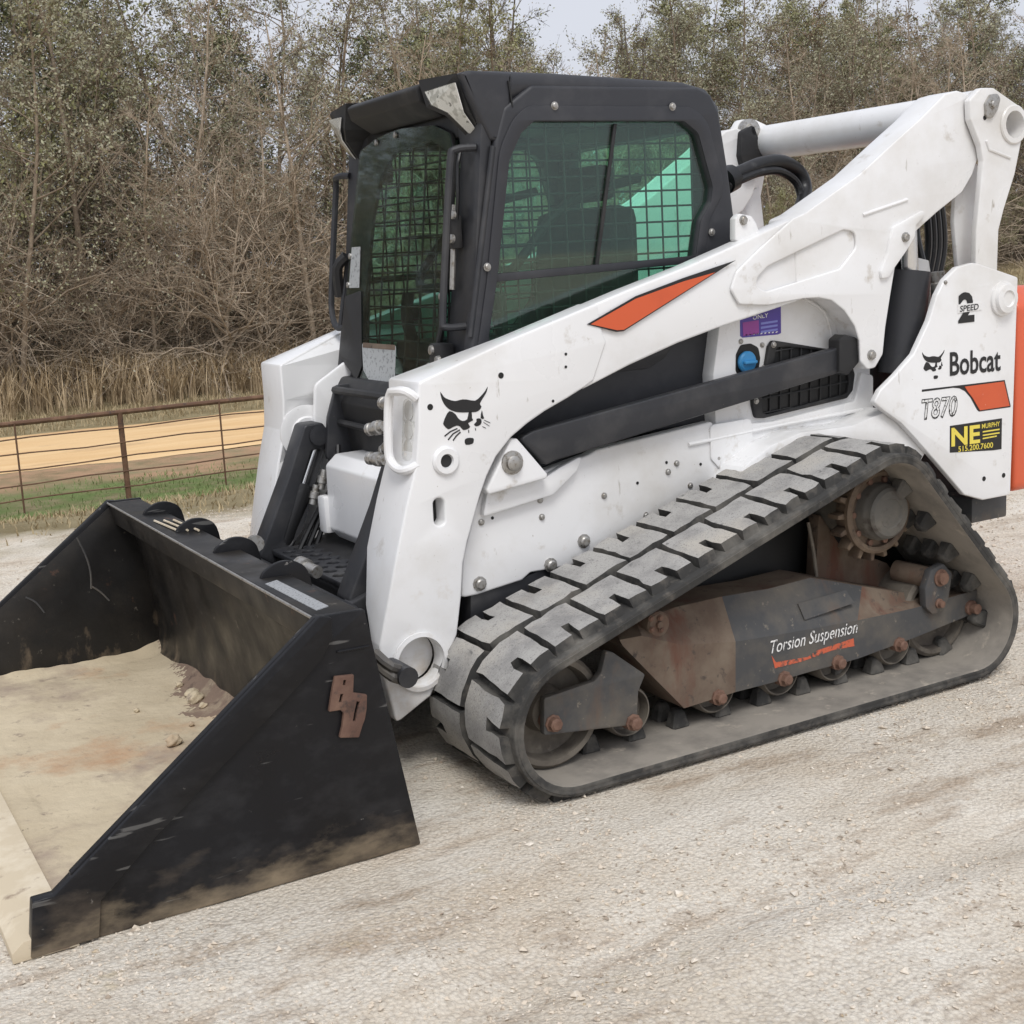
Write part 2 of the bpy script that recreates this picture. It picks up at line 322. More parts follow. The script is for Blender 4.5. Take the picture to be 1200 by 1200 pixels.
def ground_material():
    m = bpy.data.materials.new('ground'); m.use_nodes = True; nt = m.node_tree; L = nt.links; b = nt.nodes['Principled BSDF']; b.inputs['Roughness'].default_value = .95; b.inputs['Specular IOR Level'].default_value = .2
    geo = nd(nt, 'ShaderNodeNewGeometry'); P = geo.outputs['Position']
    def noise(sc, det=6, rough=.6, scale=None):
        n = nd(nt, 'ShaderNodeTexNoise'); n.inputs['Scale'].default_value = sc; n.inputs['Detail'].default_value = det; n.inputs['Roughness'].default_value = rough
        if scale:
            mp = nd(nt, 'ShaderNodeMapping'); mp.inputs['Scale'].default_value = scale; L.new(P, mp.inputs[0]); L.new(mp.outputs[0], n.inputs[0])
        else: L.new(P, n.inputs[0])
        return n.outputs[0]
    def rng(v, a, b_, c=0., d=1.):
        r = nd(nt, 'ShaderNodeMapRange'); r.inputs[1].default_value = a; r.inputs[2].default_value = b_; r.inputs[3].default_value = c; r.inputs[4].default_value = d; L.new(v, r.inputs[0]); return r.outputs[0]
    def mix(f, a, b_, mode='MIX'):
        x = nd(nt, 'ShaderNodeMix', data_type='RGBA', blend_type=mode)
        for i, v in ((0, f), (6, a), (7, b_)):
            if hasattr(v, 'node'): L.new(v, x.inputs[i])
            else: x.inputs[i].default_value = v if i == 0 else (*v, 1)
        return x.outputs[2]
    def math_(op, a, b_):
        x = nd(nt, 'ShaderNodeMath', operation=op)
        for i, v in ((0, a), (1, b_)):
            if hasattr(v, 'node'): L.new(v, x.inputs[i])
            else: x.inputs[i].default_value = v
        return x.outputs[0]
    # crushed limestone
    g = mix(rng(noise(1.6, 8), .36, .64), (.73, .65, .535), (.85, .795, .70))
    g = mix(rng(noise(.9, 5, .6, (1, 2.4, 1)), .52, .72), g, (.68, .575, .445))
    g = mix(rng(noise(1.5, 9, .68, (1, 3.2, 1)), .52, .64, 0, .9), g, (.50, .40, .30))
    g = mix(rng(noise(7, 8, .7, (1, 1.6, 1)), .58, .70, 0, .6), g, (.42, .335, .26))
    g = mix(rng(noise(5.0, 4), .66, .78, 0, .6), g, (.54, .43, .22))
    v = nd(nt, 'ShaderNodeTexVoronoi'); v.inputs['Scale'].default_value = 95; L.new(P, v.inputs[0])
    sv = nd(nt, 'ShaderNodeSeparateColor'); L.new(v.outputs['Color'], sv.inputs[0])
    gm = rng(noise(1.1, 6, .65), .42, .64, .08, .9)
    g = mix(math_('MULTIPLY', gm, rng(sv.outputs[0], .55, 1, 0, .55)), g, (.84, .80, .73)); g = mix(math_('MULTIPLY', gm, rng(sv.outputs[1], .74, 1, 0, .6)), g, (.40, .34, .28))
    g = mix(rng(v.outputs['Distance'], .35, .8, 0, .30), g, (.40, .34, .28), 'MULTIPLY')
    # bank: dry turf, greener by the fence
    t = mix(rng(noise(2.2, 8), .38, .62), (.235, .19, .105), (.33, .275, .165)); 
    sx = nd(nt, 'ShaderNodeSeparateXYZ'); L.new(P, sx.inputs[0]); yy = sx.outputs[1]
    wob = math_('MULTIPLY', math_('SUBTRACT', noise(.55, 6), .5), 3.2)
    yw = math_('ADD', yy, wob)
    gr = math_('MULTIPLY', rng(yw, -6.6, -9.2), rng(yw, -14.2, -12.8)); gr = math_('MULTIPLY', gr, rng(noise(3.0, 6), .3, .6))
    t = mix(gr, t, (.16, .215, .075))
    soil = math_('MULTIPLY', rng(yw, -13.3, -14.0), rng(yw, -19.6, -18.6)); t = mix(math_('MULTIPLY', soil, rng(noise(1.8, 7), .35, .6)), t, (.46, .295, .185))
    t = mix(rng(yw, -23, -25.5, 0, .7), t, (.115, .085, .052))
    w2 = math_('ADD', yy, math_('MULTIPLY', math_('SUBTRACT', noise(1.3, 7), .5), 1.7))
    c = mix(rng(w2, -3.7, -4.3), g, t)
    L.new(c, b.inputs['Base Color'])
    bp = nd(nt, 'ShaderNodeBump'); bp.inputs['Strength'].default_value = .85; bp.inputs['Distance'].default_value = .012
    hh = math_('ADD', math_('MULTIPLY', v.outputs['Distance'], -.55), math_('MULTIPLY', noise(60, 6, .7), 1.2)); L.new(hh, bp.inputs['Height']); L.new(bp.outputs[0], b.inputs['Normal'])
    return m
M['ground'] = ground_material()
gx = axis_pts(-4.2, 4.4, .035, 900); gy = axis_pts(-4.6, 3.7, .035, 900)
grid_obj('ground', gx, gy, height, M['ground'], kind='structure')
# dirt road beyond the fence
mat('road_dirt', (.72, .475, .235), .95, layers=[((.80, .56, .30), 1.2, .4, .62, 6, (.25, 1.6, 1)), ((.46, .30, .17), 1.6, .55, .72, 7, (.3, 1, 1))], bump=(14, .4, .03))
rx = np.arange(-70, 40, .45); rv = np.linspace(0, 1, 22)
X = np.repeat(rx[:, None], len(rv), 1); e0 = -15.35+.28*fbm(rx*.9, rx*0+3)*2; e1 = -19.95+.25*fbm(rx*.8, rx*0+9)*2
Y = e0[:, None]+(e1-e0)[:, None]*rv[None]; Z = height(X, Y)+.035*np.sin(np.pi*rv)[None]**.5+.004
i = (np.arange(len(rx)-1)[:, None]*len(rv)+np.arange(len(rv)-1)[None]).reshape(-1); n_ = len(rv)
np_mesh('dirt_road', np.stack([X, Y, Z], -1).reshape(-1, 3), np.stack([i, i+1, i+n_+1, i+n_], -1), M['road_dirt'], smooth=True, kind='structure')
# ------------------------------------------------------------------ loose stones on the pad
mat('stone', (.64, .555, .45), .95, layers=[((.74, .68, .59), 31, .54, .60), ((.36, .295, .23), 23, .54, .60), ((.46, .36, .22), 19, .64, .7)])
def pebbles(n, seed):
    r = np.random.default_rng(seed)
    y = 3.5-7.6*r.random(n)**1.25; x = r.uniform(-4.4, 4.2, n)
    d = fbm(x*1.7, y*1.7); keep = r.random(n) < np.clip(.30+4.5*d, .03, 1); x, y = x[keep], y[keep]; n = len(x)
    s = .0031*np.exp(r.normal(0, .5, n)); s = np.clip(s, .0018, .015)
    base = np.array([(1, 0, 0), (-.9, .2, 0), (.1, 1, 0), (-.1, -1, .1), (.1, .1, .8), (0, 0, -.6)])
    F = np.array([(0, 2, 4), (2, 1, 4), (1, 3, 4), (3, 0, 4), (2, 0, 5), (1, 2, 5), (3, 1, 5), (0, 3, 5)])
    a = r.uniform(0, 6.28, n); ca, sa = np.cos(a), np.sin(a)
    B = base[None]+r.normal(0, .22, (n, 6, 3)); B *= s[:, None, None]*np.array([1, .8, .7])
    V = np.stack([B[..., 0]*ca[:, None]-B[..., 1]*sa[:, None], B[..., 0]*sa[:, None]+B[..., 1]*ca[:, None], B[..., 2]], -1)
    V += np.stack([x, y, height(x, y)+s*.25], -1)[:, None]
    return V.reshape(-1, 3), (F[None]+6*np.arange(n)[:, None, None]).reshape(-1, 3)
co, fa = pebbles(240000, 5)
np_mesh('gravel', co, fa, M['stone'], kind='stuff', label='loose pale gravel strewn over the pad', category='gravel')
# ------------------------------------------------------------------ grass
def blades(n, xr, yr, hr, w, seed, bend=.5, dens=None, segs=1, clump=0):
    r = np.random.default_rng(seed); x = r.uniform(*xr, n); y = r.uniform(*yr, n)
    if dens is not None:
        k = r.random(n) < dens(x, y); x, y = x[k], y[k]; n = len(x)
    if clump: 
        x = x+.25*clump*np.sin(x*7+y*3); y = y+.25*clump*np.cos(x*5-y*6)
    h = r.uniform(*hr, n)*(1+.5*fbm(x*.6, y*.6)); a = r.uniform(0, 6.28, n); d = np.stack([np.cos(a), np.sin(a)], -1); p = np.stack([-d[:, 1], d[:, 0]], -1)
    b = r.uniform(.1, 1, n)*bend*h; z0 = height(x, y)-.01; rows = []
    for k in range(segs+1):
        t = k/(segs+1); cx = x+d[:, 0]*b*t*t; cy = y+d[:, 1]*b*t*t; cz = z0+h*t*(1-.15*t); ww = w*(1-t*.6)
        rows.append(np.stack([cx-p[:, 0]*ww, cy-p[:, 1]*ww, cz], -1)); rows.append(np.stack([cx+p[:, 0]*ww, cy+p[:, 1]*ww, cz], -1))
    rows.append(np.stack([x+d[:, 0]*b, y+d[:, 1]*b, z0+h*.88], -1))
    nv = len(rows); V = np.stack(rows, 1).reshape(-1, 3); F = []
    for k in range(segs): F += [(2*k, 2*k+1, 2*k+3), (2*k, 2*k+3, 2*k+2)]
    F += [(2*segs, 2*segs+1, nv-1)]
    return V, (np.array(F)[None]+nv*np.arange(n)[:, None, None]).reshape(-1, 3)
mat('dry_grass', (.36, .285, .165), .9, layers=[((.45, .36, .215), 3, .45, .6), ((.25, .19, .105), 5, .5, .7)])
mat('green_grass', (.15, .215, .065), .85, layers=[((.215, .255, .10), 3, .45, .65), ((.27, .23, .12), 4, .55, .7)])
mat('tall_grass', (.42, .32, .195), .9, layers=[((.52, .41, .265), 2, .45, .6), ((.25, .18, .11), 3, .48, .66)])
co, fa = blades(60000, (-22, 7), (-11.4, -3.9), (.03, .085), .006, 21, 1.0, lambda x, y: np.clip((-y-3.7+1.5*fbm(x*1.3, y*1.3))*.8, 0, 1)); np_mesh('bank_grass', co, fa, M['dry_grass'], kind='stuff', label='short dry yellowish grass on the bank below the pad', category='grass')
co, fa = blades(55000, (-22, 7), (-14.0, -6.6), (.03, .09), .006, 22, 1.1, lambda x, y: np.clip(.75+1.9*fbm(x*.8, y*.8), 0, 1)*np.clip((-6.4-y)/2.4, 0, 1)*np.clip((y+14.2)/1.2, 0, 1)); np_mesh('green_grass', co, fa, M['green_grass'], kind='stuff', label='green grass strip along the pipe fence', category='grass')
co, fa = blades(40000, (-45, 10), (-25, -20.1), (.06, .20), .009, 23, .9, lambda x, y: np.clip(.7+1.7*fbm(x*.8, y*.8), 0, 1)); np_mesh('verge_grass', co, fa, M['dry_grass'], kind='stuff', label='short brown grass verge beyond the dirt road', category='grass')
co, fa = blades(34000, (-17, 12), (-26.6, -22.9), (.40, 1.3), .011, 24, .85, lambda x, y: np.clip(.50+3.6*fbm(x*.7, y*.7), .02, 1)*np.clip((-22.7-y)/1.0, 0, 1), 2, 1); np_mesh('tall_dry_grass', co, fa, M['tall_grass'], kind='stuff', label='tall dry tan grass at the foot of the trees', category='grass')
# ------------------------------------------------------------------ pipe fence
mat('fence_rust', (.125, .065, .038), .8, layers=[((.19, .105, .062), 7, .45, .65), ((.07, .045, .035), 15, .55, .7)])
FE = empty('pipe_fence', (-.85, -11.8, LOW), label='rusty brown pipe fence with thin rails below the bank', category='fence')
def fy(x): return -11.80+.012*(x+.85)+(.03*math.sin(x*.8))
def gz(x): return float(height(x, fy(x)))
inv = Matrix.Translation((.85, 11.8, -LOW))
def fpart(name, pts, r, n=8):
    bm = bmesh.new(); tube_bm(bm, pts, r, n); me = bm_mesh(bm); me.transform(inv); return obj(name, me, M['fence_rust'], FE)
fxs = [8-.6*k for k in range(54)]
for hgt, r in ((1.05, .030), (.875, .0085), (.70, .0085), (.525, .0085), (.35, .0085), (.175, .0085)):
    wob = (lambda x: .012*math.sin(x*3.1+hgt*9)) if r < .02 else (lambda x: 0)
    fpart('rail', [(x, fy(x)+(.03 if r < .02 else 0), LOW+.0+hgt+wob(x)+.25*(gz(x)-LOW)) for x in fxs], r, 8 if r > .02 else 6)
for k in range(12):
    x = 6.35-2.4*k; fpart('post', [(x, fy(x), gz(x)-.1), (x, fy(x), LOW+1.05+.25*(gz(x)-LOW))], .034, 10)
    x2 = x-1.2; fpart('stay', [(x2+.01, fy(x2)+.045, gz(x2)+.01), (x2, fy(x2)+.045, LOW+1.06+.25*(gz(x2)-LOW))], .011, 6)
# ------------------------------------------------------------------ woodland
mat('bark_pale', (.35, .28, .205), .95, layers=[((.48, .40, .31), 3, .45, .6), ((.21, .165, .12), 6, .5, .68)])
mat('bark_brown', (.225, .175, .125), .95, layers=[((.31, .25, .185), 3, .45, .62), ((.12, .09, .068), 6, .5, .68)])
mat('bark_dark', (.095, .075, .06), .95, layers=[((.16, .13, .10), 3, .45, .62)])
def leafmat(name, c, c2, c3, rough=.75):
    m = mat(name, c, rough, layers=[(c2, 1.3, .42, .6), (c3, 2.9, .54, .68)]); b = m.node_tree.nodes['Principled BSDF']; b.inputs['Subsurface Weight'].default_value = 0; return m
leafmat('leaf_olive', (.23, .235, .10), (.32, .32, .16), (.31, .255, .14))
leafmat('leaf_grey', (.32, .315, .20), (.42, .405, .285), (.24, .235, .13))
leafmat('leaf_pale', (.36, .34, .27), (.30, .29, .20), (.21, .19, .12))
leafmat('leaf_brown', (.19, .13, .078), (.27, .19, .115), (.13, .092, .058))
leafmat('leaf_dark', (.085, .10, .044), (.125, .14, .06), (.16, .15, .075))
def tree_mesh(seed, H, wood, leaves, spread=1., wb=.15, lvl1=22, nleaf=6, leafsize=.05, trunk_r=.07, lean=0., low=.18, evergreen=False, twig=5, fork=False):
    r = np.random.default_rng(seed); paths = []                      # (points, r0, r1, level)
    def path(p, d, L, n, wob, up):
        pts = [np.array(p, float)]; d = np.array(d, float)/np.linalg.norm(d)
        for k in range(n):
            d = d+r.normal(0, wob, 3)+np.array([0, 0, up]); d /= np.linalg.norm(d); pts.append(pts[-1]+d*L/n)
        return np.array(pts), d
    stems = [path((0, 0, -.1), (lean, lean*.4*r.normal(), 1), H, 12, .055, .02)[0]]
    if fork: 
        stems.append(path(stems[0][4], (r.normal()*.5, r.normal()*.5, 1), H*.62, 9, .06, .03)[0])
    for si, st in enumerate(stems):
        paths.append((st, trunk_r*(1 if si == 0 else .6), .012, 0))
        for k in range(lvl1 if si == 0 else lvl1//2):
            t = low+(1-low)*(k+r.random())/(lvl1 if si == 0 else lvl1//2)*.97; f = t*(len(st)-1); i = min(int(f), len(st)-2); p = st[i]+(st[i+1]-st[i])*(f-i)
            a = r.uniform(0, 6.28); el = r.uniform(.25, .9) if not evergreen else r.uniform(-.1, .35)
            L1 = spread*H*(.30*(1-t)**.8+.06)*r.uniform(.6, 1.25)
            b1, d1 = path(p, (math.cos(a), math.sin(a), el), L1, 5, wb, .07 if not evergreen else .02)
            paths.append((b1, max(.008, .034*(1-t)+.008), .005, 1))
            for q in range(7):
                u = .25+.75*(q+r.random())/7; f2 = u*5; i2 = min(int(f2), 4); p2 = b1[i2]+(b1[i2+1]-b1[i2])*(f2-i2)
                b2, d2 = path(p2, d1+r.normal(0, .75, 3), L1*r.uniform(.25, .5), 3, .2, .05)
                paths.append((b2, .0075, .004, 2))
                for s in range(twig):
                    p3 = b2[0]+(b2[-1]-b2[0])*(.3+.7*r.random())
                    b3, _ = path(p3, d2+r.normal(0, .8, 3), L1*r.uniform(.10, .24)+.06, 2, .2, .03)
                    paths.append((b3, .0055, .003, 3))
    V = []; F = []; off = 0
    tips = []
    for pts, r0, r1, lv in paths:
        n = 7 if lv == 0 else 4 if lv == 1 else 3; m = len(pts)
        t = np.gradient(pts, axis=0); t /= np.linalg.norm(t, axis=1)[:, None]+1e-9
        ref = np.array([1, .3, .2]) if abs(t[0, 2]) > .7 else np.array([0, 0, 1.]); u = np.cross(t, ref); u /= np.linalg.norm(u, axis=1)[:, None]+1e-9; v = np.cross(t, u)
        rr = np.linspace(r0, r1, m)
        if lv == 0: rr = r0*(1-np.linspace(0, 1, m))**.8+r1; rr[0] *= 1.35
        an = np.arange(n)*2*np.pi/n
        ring = pts[:, None]+rr[:, None, None]*(u[:, None]*np.cos(an)[None, :, None]+v[:, None]*np.sin(an)[None, :, None]); V.append(ring.reshape(-1, 3))
        i = (np.arange(m-1)[:, None]*n+np.arange(n)[None]); j = (np.arange(m-1)[:, None]*n+(np.arange(n)[None]+1) % n)
        F.append(np.stack([i, j, j+n, i+n], -1).reshape(-1, 4)+off); off += m*n
        if lv >= 2: tips.append(pts[-1]); tips.append(pts[len(pts)//2])
        if lv == 0: trunk_end = off; trunk_f = sum(len(x) for x in F)
    nst = len(stems)
    allV = np.concatenate(V); allF = np.concatenate(F)
    # trunk mesh = the first path(s); crown mesh = limbs, twigs and leaves
    tr_v = V[0]; tr_f = F[0]
    cv = np.concatenate(V[1:]); cf = np.concatenate(F[1:])-len(V[0]); lm = np.zeros(len(cf), int)
    tips = np.array(tips); k = r.integers(0, len(tips), int(len(tips)*nleaf)) if nleaf > 0 else np.zeros(0, int)
    if len(k):
        c = tips[k]+r.normal(0, .07, (len(k), 3)); a = r.normal(0, 1, (len(k), 3)); a /= np.linalg.norm(a, axis=1)[:, None]; b = np.cross(a, r.normal(0, 1, (len(k), 3))); b /= np.linalg.norm(b, axis=1)[:, None]
        s = leafsize*r.uniform(.55, 1.3, len(k))[:, None]; w = s*(.5 if not evergreen else .28)
        q = np.stack([c-a*s, c-b*w, c+a*s, c+b*w], 1).reshape(-1, 3); n0 = len(cv); cv = np.concatenate([cv, q]); cf = np.concatenate([cf, n0+np.arange(len(q)).reshape(-1, 4)]); lm = np.concatenate([lm, 1+(r.random(len(k)) < .3).astype(int)])
    tm = np_mesh('trunk', tr_v, tr_f, M[wood], smooth=True, link=False)
    cm = np_mesh('crown', cv, cf, None, mats=[M[wood]]+[M[l] for l in leaves], midx=lm, link=False)
    return tm, cm
KINDS = {
 'bare': dict(ms=[tree_mesh(s, 8.6, 'bark_pale', ('leaf_pale', 'leaf_brown'), 1.0, .17, 26, .5, .030, .055, lean=.04) for s in (1, 2)], name='bare_tree', label='bare pale-twigged tree', group='bare trees of the wood edge'),
 'grey': dict(ms=[tree_mesh(s, 9.0, 'bark_brown', ('leaf_grey', 'leaf_pale'), .95, .17, 26, 2.6, .040, .06) for s in (3, 4)], name='thin_leaved_tree', label='thin grey-green leaved tree', group='thin-leaved trees of the wood'),
 'olive': dict(ms=[tree_mesh(s, 8.8, 'bark_brown', ('leaf_olive', 'leaf_grey'), 1.0, .17, 28, 3.6, .046, .07) for s in (5, 6)], name='olive_green_tree', label='olive green leafy tree', group='olive green trees of the wood'),
 'brown': dict(ms=[tree_mesh(s, 8.0, 'bark_brown', ('leaf_brown', 'leaf_olive'), 1.0, .17, 26, 2.2, .042, .065) for s in (7,)], name='brown_leaved_tree', label='tree with brown autumn leaves', group='brown-leaved trees of the wood'),
 'dark': dict(ms=[tree_mesh(s, 7.2, 'bark_dark', ('leaf_dark', 'leaf_olive'), 1.15, .15, 34, 4.2, .050, .07, evergreen=True, low=.06) for s in (8,)], name='evergreen_tree', label='dark evergreen tree', group='dark evergreens of the wood'),
 'fork': dict(ms=[tree_mesh(s, 9.6, 'bark_dark', ('leaf_olive', 'leaf_brown'), .8, .17, 20, .9, .04, .085, lean=.10, fork=True) for s in (9,)], name='forked_tree', label='tall dark forked tree', group='tall forked trees of the wood')}
KINDS['shrub'] = dict(ms=[tree_mesh(s, 4.2, 'bark_pale', ('leaf_pale', 'leaf_brown'), 1.9, .32, 44, .5, .028, .030, low=.05, twig=5, fork=True, lean=.12) for s in (10, 12)], name='bare_shrub', label='bare shrub of pale arching twigs', group='bare shrubs before the trees', cat='shrub')
def put_tree(kind, x, y, s, rz, label=None, tilt_=0):
    K = KINDS[kind]; tm, cm = K['ms'][rnd.randrange(len(K['ms']))]
    e = empty(K['name'], (x, y, float(height(x, y))), label=label or K['label'], category=K.get('cat', 'tree'))
    if not label:
        zone = ('past the left edge' if x > 1.5 else 'left of the cab' if x > -10.5 else 'behind the cab' if x > -24 else 'above the loader arm')
        row = ' in the front row' if y > -26.6 else ' in the middle rows' if y > -32.5 else ' in the back rows'
        e['label'] = K['label']+', '+zone+row; e['group'] = K['group']+', '+zone+row
    e.rotation_euler = (tilt_, tilt_*.5, rz); e.scale = (s*rnd.uniform(.9, 1.15), s*rnd.uniform(.9, 1.15), s)
    for nm, me in (('trunk', tm), ('crown', cm)):
        o = bpy.data.objects.new(nm, me); COL.objects.link(o); o.parent = e
tr_ = random.Random(5)
rows = [(-25.6, 1.55, ['bare', 'bare', 'bare', 'grey', 'fork'], (.62, .95)), (-28.0, 1.6, ['bare', 'grey', 'olive', 'bare', 'bare', 'grey', 'dark'], (.85, 1.08)), (-31.0, 1.75, ['grey', 'olive', 'dark', 'brown', 'grey', 'fork'], (.92, 1.15)), (-34.5, 2.1, ['olive', 'dark', 'brown', 'grey'], (.95, 1.2)), (-38.5, 2.6, ['olive', 'dark', 'brown'], (1.0, 1.2))]
for y0, st, kk, (sa, sb2) in rows:
    x = 30.0
    while x > -54:
        k = tr_.choice(kk); s = tr_.uniform(sa, sb2)
        s *= 1.24 if x > -5 else 1.12 if x > -17 else .93 if x > -26 else 1.0            # the low stretch is where sky shows
        if x > 9 and y0 < -33: x -= st; continue
        put_tree(k, x+tr_.uniform(-.6, .6), y0+tr_.uniform(-1.1, 1.1), s, tr_.uniform(0, 6.28)); x -= st*tr_.uniform(.75, 1.3)
for k in range(26):
    put_tree('shrub', 6.5-k*1.75+tr_.uniform(-.7, .7), -25.5+tr_.uniform(-.9, .6), tr_.uniform(.62, 1.15)*(1 if k < 9 else .75), tr_.uniform(0, 6.28))
for k in range(12):
    put_tree('olive' if k % 3 else 'dark', -17-k*1.9, -22.6-k*.35+tr_.uniform(-.8, .8), tr_.uniform(.26, .40), tr_.uniform(0, 6.28))
# brambles and vines at the wood's foot
def arcs(n, xr, yr, hr, seed, rad, L=(1.0, 3.0)):
    r = np.random.default_rng(seed); x = r.uniform(*xr, n); y = r.uniform(*yr, n); z = height(x, y)+r.uniform(*hr, n)*r.random(n)
    a = r.uniform(0, 6.28, n); el = r.uniform(-.1, 1.1, n); d = np.stack([np.cos(a)*np.cos(el), np.sin(a)*np.cos(el), np.sin(el)], -1); Ln = r.uniform(*L, n)
    P = [np.stack([x, y, z], -1)]
    for k in range(6):
        d = d+r.normal(0, .18, (n, 3)); d[:, 2] -= .12; d /= np.linalg.norm(d, axis=1)[:, None]; P.append(P[-1]+d*(Ln/6)[:, None])
    P = np.stack(P, 1); t = np.gradient(P, axis=1); t /= np.linalg.norm(t, axis=2)[..., None]+1e-9; u = np.cross(t, np.array([.2, .3, 1.])); u /= np.linalg.norm(u, axis=2)[..., None]+1e-9; v = np.cross(t, u)
    rr = (rad*np.linspace(1, .4, 7))[None, :, None]*r.uniform(.6, 1.4, n)[:, None, None]
    an = np.arange(3)*2*np.pi/3; R = P[:, :, None]+rr[..., None]*(u[:, :, None]*np.cos(an)[None, None, :, None]+v[:, :, None]*np.sin(an)[None, None, :, None])
    i = (np.arange(6)[:, None]*3+np.arange(3)[None]); j = (np.arange(6)[:, None]*3+(np.arange(3)[None]+1) % 3); F = np.stack([i, j, j+3, i+3], -1).reshape(-1, 4)
    return R.reshape(-1, 3), (F[None]+21*np.arange(n)[:, None, None]).reshape(-1, 4)
co, fa = arcs(12000, (-50, 28), (-30, -24.6), (.1, 3.4), 31, .009); np_mesh('brambles', co, fa, M['bark_pale'], kind='stuff', label='tangle of pale bare brambles and vines at the foot of the wood', category='brambles')
co, fa = arcs(12000, (-50, 28), (-36, -26), (.1, 5.5), 32, .011, (1.2, 3.4)); np_mesh('undergrowth', co, fa, M['bark_brown'], kind='stuff', label='brown undergrowth of bare stems among the trees', category='undergrowth')
def cloud_leaves(n, xr, yr, hr, seed, size, m, name, label):
    r = np.random.default_rng(seed); x = r.uniform(*xr, n); y = r.uniform(*yr, n); h = r.random(n)**1.5*(hr[1]-hr[0])+hr[0]; k = r.random(n) < np.clip(.5+2.4*fbm(x*.45, h*.7+y*.3), .04, 1); x, y, h = x[k], y[k], h[k]; n = len(x)
    c = np.stack([x, y, height(x, y)+h], -1); a = r.normal(0, 1, (n, 3)); a /= np.linalg.norm(a, axis=1)[:, None]; b = np.cross(a, r.normal(0, 1, (n, 3))); b /= np.linalg.norm(b, axis=1)[:, None]; s = size*r.uniform(.5, 1.4, n)[:, None]
    q = np.stack([c-a*s, c-b*s*.5, c+a*s, c+b*s*.5], 1).reshape(-1, 3); np_mesh(name, q, np.arange(len(q)).reshape(-1, 4), m, kind='stuff', label=label, category='foliage')
cloud_leaves(150000, (-55, 30), (-41, -29), (0, 5.0), 41, .070, M['leaf_brown'], 'thicket', 'dark brown thicket of the wood behind the trees')
cloud_leaves(85000, (-55, 30), (-40, -28), (.2, 5.2), 42, .066, M['leaf_dark'], 'evergreen_thicket', 'dark green thicket low between the trees')
cloud_leaves(34000, (-55, 30), (-36, -27), (2.0, 7.4), 44, .048, M['leaf_grey'], 'pale_foliage', 'thin pale olive foliage high in the wood')
cloud_leaves(9000, (-50, 9), (-30, -25), (.1, 3.8), 43, .034, M['leaf_pale'], 'withered_leaves', 'scattered pale withered leaves on the brambles')
# ================================================================== the track loader
LD = empty('track_loader', (0, 0, 0), label='white compact track loader with dark cab, rubber tracks and black bucket lowered on the gravel', category='track loader')

